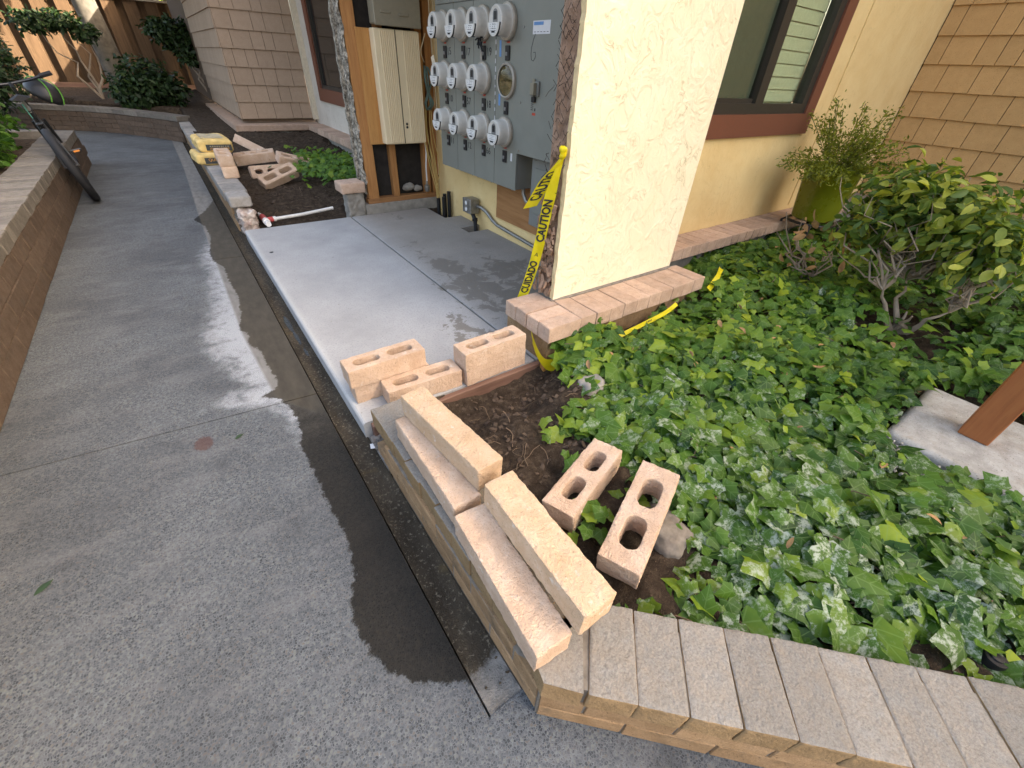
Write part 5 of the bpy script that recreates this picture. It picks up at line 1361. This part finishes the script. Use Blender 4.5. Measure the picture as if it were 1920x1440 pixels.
for j, i in enumerate(big):
    vi = min(11, max(0, int((tint[i]-.25)/.045))); vi = vi-vi % 3+(1 if dust[i] > .55 else (2 if dust[i] > .2 else 0))
    o = link('leaf', variants[min(11, vi)], iv); s = size[i]/.085
    mt = Matrix(((A_[j][0]*s, B_[j][0]*s, C_[j][0]*s, pos[i][0]), (A_[j][1]*s, B_[j][1]*s, C_[j][1]*s, pos[i][1]), (A_[j][2]*s, B_[j][2]*s, C_[j][2]*s, pos[i][2]), (0, 0, 0, 1)))
    o.matrix_parent_inverse = Matrix.Translation(iv.location).inverted(); o.matrix_basis = mt
b_ = MB(); rr = random.Random(41)
for i in range(420):
    j = rr.randrange(NI); p = Vector(pos[j])-Vector((0, 0, .01)); q = p+Vector((rr.uniform(-.14, .14), rr.uniform(-.14, .14), -rr.uniform(.02, .08))); b_.tube([p, (p+q)/2+Vector((rr.uniform(-.02, .02), rr.uniform(-.02, .02), .012)), q], .0022, 4, False)
o = ad(b_.build('stem', M_twig, iv)); o['kind'] = 'stuff'
K = 90; jj = nr.choice(np.where((sd > .03) & (X < 3.2))[0], K); ps = pos[jj]+np.array([0, 0, .012])
o = ad(link('dead_leaves', leaf_mesh('dead_leaves', 'oval', ps, nr.normal(0, .6, (K, 3))+np.array([0, 0, 1.]), nr.normal(0, 1, (K, 3)), nr.uniform(.03, .06, K), np.zeros(K), np.zeros(K), M_dead), iv)); o['kind'] = 'stuff'
# a few sprigs on the bare soil
sp_ = empty('ivy_sprig', (1.12, .95, .15)); tag(sp_, 'few young ivy sprigs on the bare soil beside the blocks', 'ivy')
K = 46; cl = [(1.03, .97), (1.10, .90), (.94, .76), (1.02, .55), (.80, .56), (1.2, 1.05), (.80, .50)]
c_ = np.array([cl[i % len(cl)] for i in range(K)]); ps = np.stack([c_[:, 0]+nr.normal(0, .035, K), c_[:, 1]+nr.normal(0, .035, K), .215+nr.uniform(-.03, .03, K)], 1)
ad(link('foliage', leaf_mesh('foliage', 'ivy', ps, np.stack([nr.normal(-.2, .4, K), nr.normal(-.2, .4, K), np.ones(K)], 1), np.stack([nr.normal(0, 1, K), nr.normal(0, 1, K), nr.normal(-.1, .2, K)], 1), nr.uniform(.045, .085, K), nr.uniform(.35, .8, K), nr.uniform(0, .25, K), M_ivy), sp_))['kind'] = 'stuff'
# far ivy patch
K = 800; ps = np.stack([1.72+nr.normal(0, .22, K), 6.75+nr.normal(0, .5, K), .33+nr.normal(0, .035, K)], 1)
tag(link('ivy_ground_cover', leaf_mesh('foliage', 'ivy', ps, np.stack([nr.normal(-.3, .4, K), nr.normal(-.4, .4, K), np.ones(K)], 1), np.stack([nr.normal(0, 1, K), nr.normal(0, 1, K), nr.normal(-.2, .2, K)], 1), nr.uniform(.05, .09, K), nr.uniform(.2, .7, K), np.zeros(K), M_ivy)), 'small patch of ivy beyond the alcove stub in the far bed', 'ivy', None, 'stuff')

def crown(name, parent, centers, radii, n, kind, size, mat, tr=(.2, .7), shell=.55, up=.6, clump=None):
    """leaves spread through ellipsoids; light tops, dark hearts come from the light itself"""
    Ps = []; Ns = []
    for (c, r) in zip(centers, radii):
        m_ = int(n*(r[0]*r[1]*r[2])**(2/3)/sum((q[0]*q[1]*q[2])**(2/3) for q in radii))
        d = nr.normal(0, 1, (m_, 3)); d /= np.linalg.norm(d, axis=1)[:, None]
        lump = 1+.22*np.sin(d[:, 0]*7+c[0]*3)*np.sin(d[:, 1]*6+c[1])+.15*np.sin(d[:, 2]*9+2)
        rad = (shell+(1-shell)*nr.uniform(0, 1, m_)**.6)*lump
        Ps.append(np.array(c)+d*rad[:, None]*np.array(r)); Ns.append(d)
    P_ = np.concatenate(Ps); D = np.concatenate(Ns); m_ = len(P_)
    if clump:
        g = nr.randint(0, clump, m_); ctr = P_[:clump]; P_ = ctr[g]+nr.normal(0, 1, (m_, 3))*size*.75; D = D[:clump][g]
    nrm_ = D*.6+nr.normal(0, .55, (m_, 3))+np.array([0, 0, up]); tip_ = D+nr.normal(0, .8, (m_, 3))
    me = leaf_mesh(name, kind, P_, nrm_, tip_, nr.uniform(.65, 1.25, m_)*size, np.clip(nr.uniform(tr[0], tr[1], m_), 0, 1), np.zeros(m_), mat)
    return link(name, me, parent), P_
def branches(name, parent, base, ends, r0, mat, seed, mids=.5):
    b_ = MB(); rr = random.Random(seed); base = Vector(base)
    for e in ends:
        e = Vector(e); pts = [base]; k = 6
        for i in range(1, k):
            t = i/k; p = base.lerp(e, t); L = (e-base).length; w = .10*L*math.sin(math.pi*t)
            pts.append(p+Vector((rr.uniform(-1, 1)*w, rr.uniform(-1, 1)*w, rr.uniform(-.4, 1.0)*w*mids)))
        pts.append(e); b_.tube(pts, [r0*(1-.82*i/k) for i in range(k+1)], 6, True)
    return b_.build(name, mat, parent, 60)

# big shrub on the right
sh = empty('shrub', (3.62, .44, .15)); tag(sh, 'large leggy shrub with glossy oval leaves in front of the shingle wall', 'shrub')
E_ = [((3.74, .88, .80), (.22, .18, .17)), ((3.98, .84, .92), (.30, .26, .18)), ((3.80, .62, .89), (.34, .28, .20)), ((3.80, .34, .80), (.38, .28, .20)), ((3.46, .76, .70), (.24, .20, .15)), ((3.62, .50, .66), (.28, .22, .14)), ((3.62, .25, .60), (.32, .22, .15)), ((3.45, .0, .44), (.32, .22, .17)), ((3.75, .10, .68), (.34, .24, .18)), ((3.42, .84, .58), (.20, .16, .12)), ((3.28, .06, .40), (.24, .15, .12)), ((3.5, .35, .45), (.25, .2, .12)), ((3.30, .76, .58), (.18, .16, .10)), ((3.30, .55, .42), (.20, .14, .10)), ((3.36, .28, .42), (.22, .16, .11)), ((3.30, .08, .40), (.24, .18, .13)), ((3.42, .04, .60), (.26, .18, .14)), ((3.20, -.04, .34), (.2, .14, .1)), ((4.25, .5, .80), (.35, .35, .2)), ((4.2, .05, .74), (.3, .3, .2))]
o, lp = crown('leaves', sh, [e[0] for e in E_], [e[1] for e in E_], 3000, 'oval', .084, M_shrub, (.1, .95), .05, .7, 800); ad(o)
rr = random.Random(6); ends = [tuple(lp[i]) for i in rr.sample(range(800), 190)]
ad(branches('trunk', sh, (3.62, .44, .12), [(3.64, .46, .34), (3.75, .58, .50), (3.52, .62, .46), (3.70, .28, .40), (3.46, .40, .38)], .027, M_bark, 2))
nodes = [(3.64, .46, .34), (3.75, .58, .50), (3.52, .62, .46), (3.70, .28, .40)]
b_ = MB()
for e in ends:
    nd = min(nodes, key=lambda q: (Vector(q)-Vector(e)).length); pts = [Vector(nd)]; e = Vector(e)
    for i in range(1, 7):
        t = i/6; w = .16*(e-pts[0]).length*math.sin(math.pi*t); pts.append(pts[0].lerp(e, t)+Vector((rr.uniform(-w, w), rr.uniform(-w, w), rr.uniform(-w, w)*.6)))
    b_.tube(pts, [.009*(1-.75*i/6) for i in range(7)], 5, False)
ad(b_.build('branch', M_bark, sh, 60))
b_ = MB()                                   # dead twiggy stems at its left foot
for i in range(16):
    p = Vector((4.0+rr.uniform(-.1, .15), 1.25+rr.uniform(-.1, .1), .2)); e = p+Vector((rr.uniform(-.35, .25), rr.uniform(-.12, .2), rr.uniform(.12, .45))); pts = [p]
    for k in range(1, 6): pts.append(p.lerp(e, k/5)+Vector((rr.uniform(-.05, .05), rr.uniform(-.05, .05), rr.uniform(-.03, .05))))
    b_.tube(pts, [.011*(1-.14*k) for k in range(6)], 5, False)
ad(b_.build('dead_stem', M_bark, sh, 60))
K = 26; ps = np.stack([3.75+nr.normal(0, .16, K), 1.2+nr.normal(0, .10, K), .60+nr.normal(0, .10, K)], 1)
ad(link('dead_leaves', leaf_mesh('dead_leaves', 'oval', ps, nr.normal(0, 1, (K, 3)), nr.normal(0, 1, (K, 3)), nr.uniform(.06, .10, K), np.zeros(K), np.zeros(K), M_dead), sh))

# potted fern on a stand
PC = (5.0, 1.73)
pt = empty('plant_pot', (PC[0], PC[1], .44)); tag(pt, 'lime green glazed pot standing against the stucco wall', 'pot')
b_ = MB(); b_.lathe([(.15, .44), (.19, .46), (.205, .6), (.235, .88), (.25, .90), (.25, .925), (.232, .925), (.225, .86)], 36, Matrix.Translation((PC[0], PC[1], 0))); ad(b_.build('pot', M_pot, pt, True))
b_ = MB(); b_.lathe([(.2245, .85), (.2245, .872), (.01, .88)], 24, Matrix.Translation((PC[0], PC[1], 0))); ad(b_.build('potting_soil', MSOIL, pt))
ps_ = MB(); ps_.tube([(PC[0]+.21*math.cos(2*math.pi*i/24), PC[1]+.21*math.sin(2*math.pi*i/24), .425) for i in range(25)], .013, 6, False)
for a in (.4, 1.97, 3.54, 5.11): ps_.tube([(PC[0]+.21*math.cos(a), PC[1]+.21*math.sin(a), .425), (PC[0]+.25*math.cos(a), PC[1]+.25*math.sin(a), .40), (PC[0]+.27*math.cos(a), PC[1]+.27*math.sin(a), .12)], .013, 6)
tag(ps_.build('plant_stand', M_black), 'black metal plant stand under the lime green pot', 'stand')
fe = empty('asparagus_fern', (PC[0], PC[1], .88)); tag(fe, 'feathery green fern growing in the lime green pot', 'fern')
b_ = MB(); P_ = []; D_l = []; rr = random.Random(77)
for i in range(64):
    a = rr.uniform(0, 6.28); el = rr.uniform(.25, 1.5); L = rr.uniform(.28, .62); d = Vector((math.cos(a)*math.cos(el), math.sin(a)*math.cos(el), math.sin(el))); p = Vector((PC[0]+.06*math.cos(a), PC[1]+.06*math.sin(a), .87)); pts = [p.copy()]
    if p.y+d.y*L > 2.12: d.y *= .25
    if i < 9: d = Vector((-.8, -.1+rr.uniform(-.2, .2), .35)).normalized(); L = .62
    for k in range(9):
        d = (d+Vector((0, 0, -.085 if i < 9 else -.05))).normalized(); p = p+d*L/9; pts.append(p.copy())
        if k > 1:
            for q in range(11): P_.append(tuple(p-d*rr.uniform(0, L/9)+Vector((rr.gauss(0, .022), rr.gauss(0, .022), rr.gauss(0, .022))))); D_l.append((rr.gauss(0, 1)+d.x, rr.gauss(0, 1)+d.y, rr.gauss(0, .8)+d.z+.3))
    b_.tube(pts, .0028, 4, False)
ad(b_.build('stem', plain('fern_stem', (.12, .14, .04), .7), fe))
P_ = np.array(P_); K = len(P_)
o = ad(link('fronds', leaf_mesh('fronds', 'needle', P_, nr.normal(0, 1, (K, 3))+np.array([0, 0, .6]), np.array(D_l), nr.uniform(.022, .045, K), nr.uniform(.1, .9, K), np.zeros(K), M_fern), fe)); o['kind'] = 'stuff'

# far shrubs, tree, fence
def bush(lab, cs, rs, n, size, mat, base, ends=None, tr=(.1, .8), r0=.03, cat='shrub', nm='shrub'):
    e = empty(nm, base); tag(e, lab, cat); o, P_ = crown('crown', e, cs, rs, n, 'oval', size, mat, tr, .35, .6); ad(o)
    ad(branches('trunk', e, base, ends or [tuple(c) for c in cs], r0, M_bark, 4)); return e
bush('rounded dark green bush in the bed before the fence', [(.02, 14.3, .88), (-.32, 14.2, .72), (.36, 14.35, .75)], [(.52, .45, .5), (.42, .4, .38), (.38, .4, .38)], 2600, .12, M_dkleaf, (.0, 14.3, .42))
bush('clipped dark green shrub on a bent stem beside the shingled bay', [(1.0, 15.3, 1.78), (.72, 15.2, 1.85), (1.1, 15.2, 1.5)], [(.42, .35, .34), (.34, .3, .24), (.3, .3, .28)], 1900, .12, M_dkleaf, (1.3, 15.3, .5))
bush('flat-topped cloud-pruned shrub with crooked stems in front of the sunlit fence', [(-1.55, 15.4, 1.85), (-1.1, 15.4, 1.9), (-.75, 15.4, 1.72)], [(.36, .3, .17), (.36, .3, .16), (.25, .25, .15)], 1300, .11, M_dkleaf, (-.95, 15.4, .5), [(-1.5, 15.4, 1.75), (-1.2, 15.4, 1.8), (-.72, 15.4, 1.65), (-.9, 15.4, 1.75)])
bush('dark leafy shrub at the far left edge before the fence', [(-2.35, 13.9, 1.15), (-2.7, 13.8, .8)], [(.5, .5, .55), (.6, .5, .5)], 1900, .11, M_dkleaf, (-2.5, 13.9, .42))
bush('dark green shrub behind the left wall at the picture edge', [(-1.85, 8.4, .72), (-1.75, 7.4, .62), (-2.0, 6.4, .72), (-2.1, 9.2, .62)], [(.34, .55, .36), (.28, .5, .28), (.40, .6, .4), (.4, .5, .35)], 3000, .10, M_ivy, (-1.9, 7.6, .4), None, (.05, .45))
tr_ = empty('tree', (-.55, 17, .5)); tag(tr_, 'tree with a thick grey trunk standing before the fence', 'tree')
b_ = MB(); b_.tube([(-.50, 17, .4), (-.54, 17, 1.2), (-.60, 17, 2.6), (-.7, 17.1, 4.2)], [.30, .25, .23, .17], 14); b_.tube([(-.65, 17.05, 3.6), (-1.7, 15.2, 4.9), (-2.4, 12.6, 4.7)], [.13, .08, .04], 8); b_.tube([(-.65, 17.05, 3.4), (-.3, 15.2, 4.9), (-1.1, 12.8, 4.9)], [.13, .08, .04], 8)
ad(b_.build('trunk', plain('grey_bark', (.13, .115, .095), .95, 0, .3, 9, 1.0, 14), tr_, 60))
o, _ = crown('crown', tr_, [(-.7, 16.2, 5.2), (-1.9, 14.8, 5.0), (.1, 14.6, 5.3), (-1.2, 12.6, 4.9), (-2.6, 12.4, 4.6), (-2.6, 17.0, 5.0), (-1.6, 10.4, 4.8), (-.4, 11.0, 5.2)], [(1.2, 1.2, .8), (1.2, 1.2, .7), (1.1, 1.2, .7), (1.2, 1.2, .6), (1.1, 1.2, .6), (1.0, 1.0, .7), (1.1, 1.1, .6), (1.0, 1.1, .6)], 11000, 'oval', .30, M_dkleaf, (.3, 1), .3, .6); ad(o)  # crown enlarged above the view to block sky and darken the far walk
t2 = empty('tree', (1.6, 22.5, 0)); tag(t2, 'bright green leafy tree behind the fence', 'tree')
o, _ = crown('crown', t2, [(1.5, 22.5, 3.6), (.5, 22.8, 3.5), (2.4, 22.6, 3.3)], [(1.0, .9, .9), (.8, .8, .7), (.8, .8, .8)], 2600, 'oval', .2, M_shrub, (.2, .9), .3, .6); ad(o); ad(branches('trunk', t2, (1.6, 22.5, 0), [(1.5, 22.5, 3.4), (.6, 22.8, 3.4), (2.3, 22.6, 3.2)], .12, M_bark, 8))
fn = empty('board_fence', (-2, 19, .5)); tag(fn, 'tall redwood board fence partly in sunlight at the far end', 'fence')
bme = [bevbox(.30, .025, 2.0, .004, .003, s).copy() for s in range(4)]
for me in bme: me.materials.clear(); me.materials.append(M_redwood)
x = -7.5; k = 0
while x < 2.2:
    ad(place('board', bme[rng.randrange(4)], fn, (x, 19.0+(.14 if k % 2 else 0), 1.55), 0, 0, rng.uniform(-.006, .006))); x += .245; k += 1
b_ = MB(); b_.bbox(-7.6, 2.3, 18.93, 19.20, 2.552, 2.60, .004); ad(b_.build('top_rail', mat_wood('pale_rail', (.40, .35, .28), (.5, .45, .36), 'X'), fn)); b_ = MB(); b_.bbox(-7.6, 2.3, 18.93, 18.985, .50, .64, .004); ad(b_.build('bottom_rail', M_form, fn))
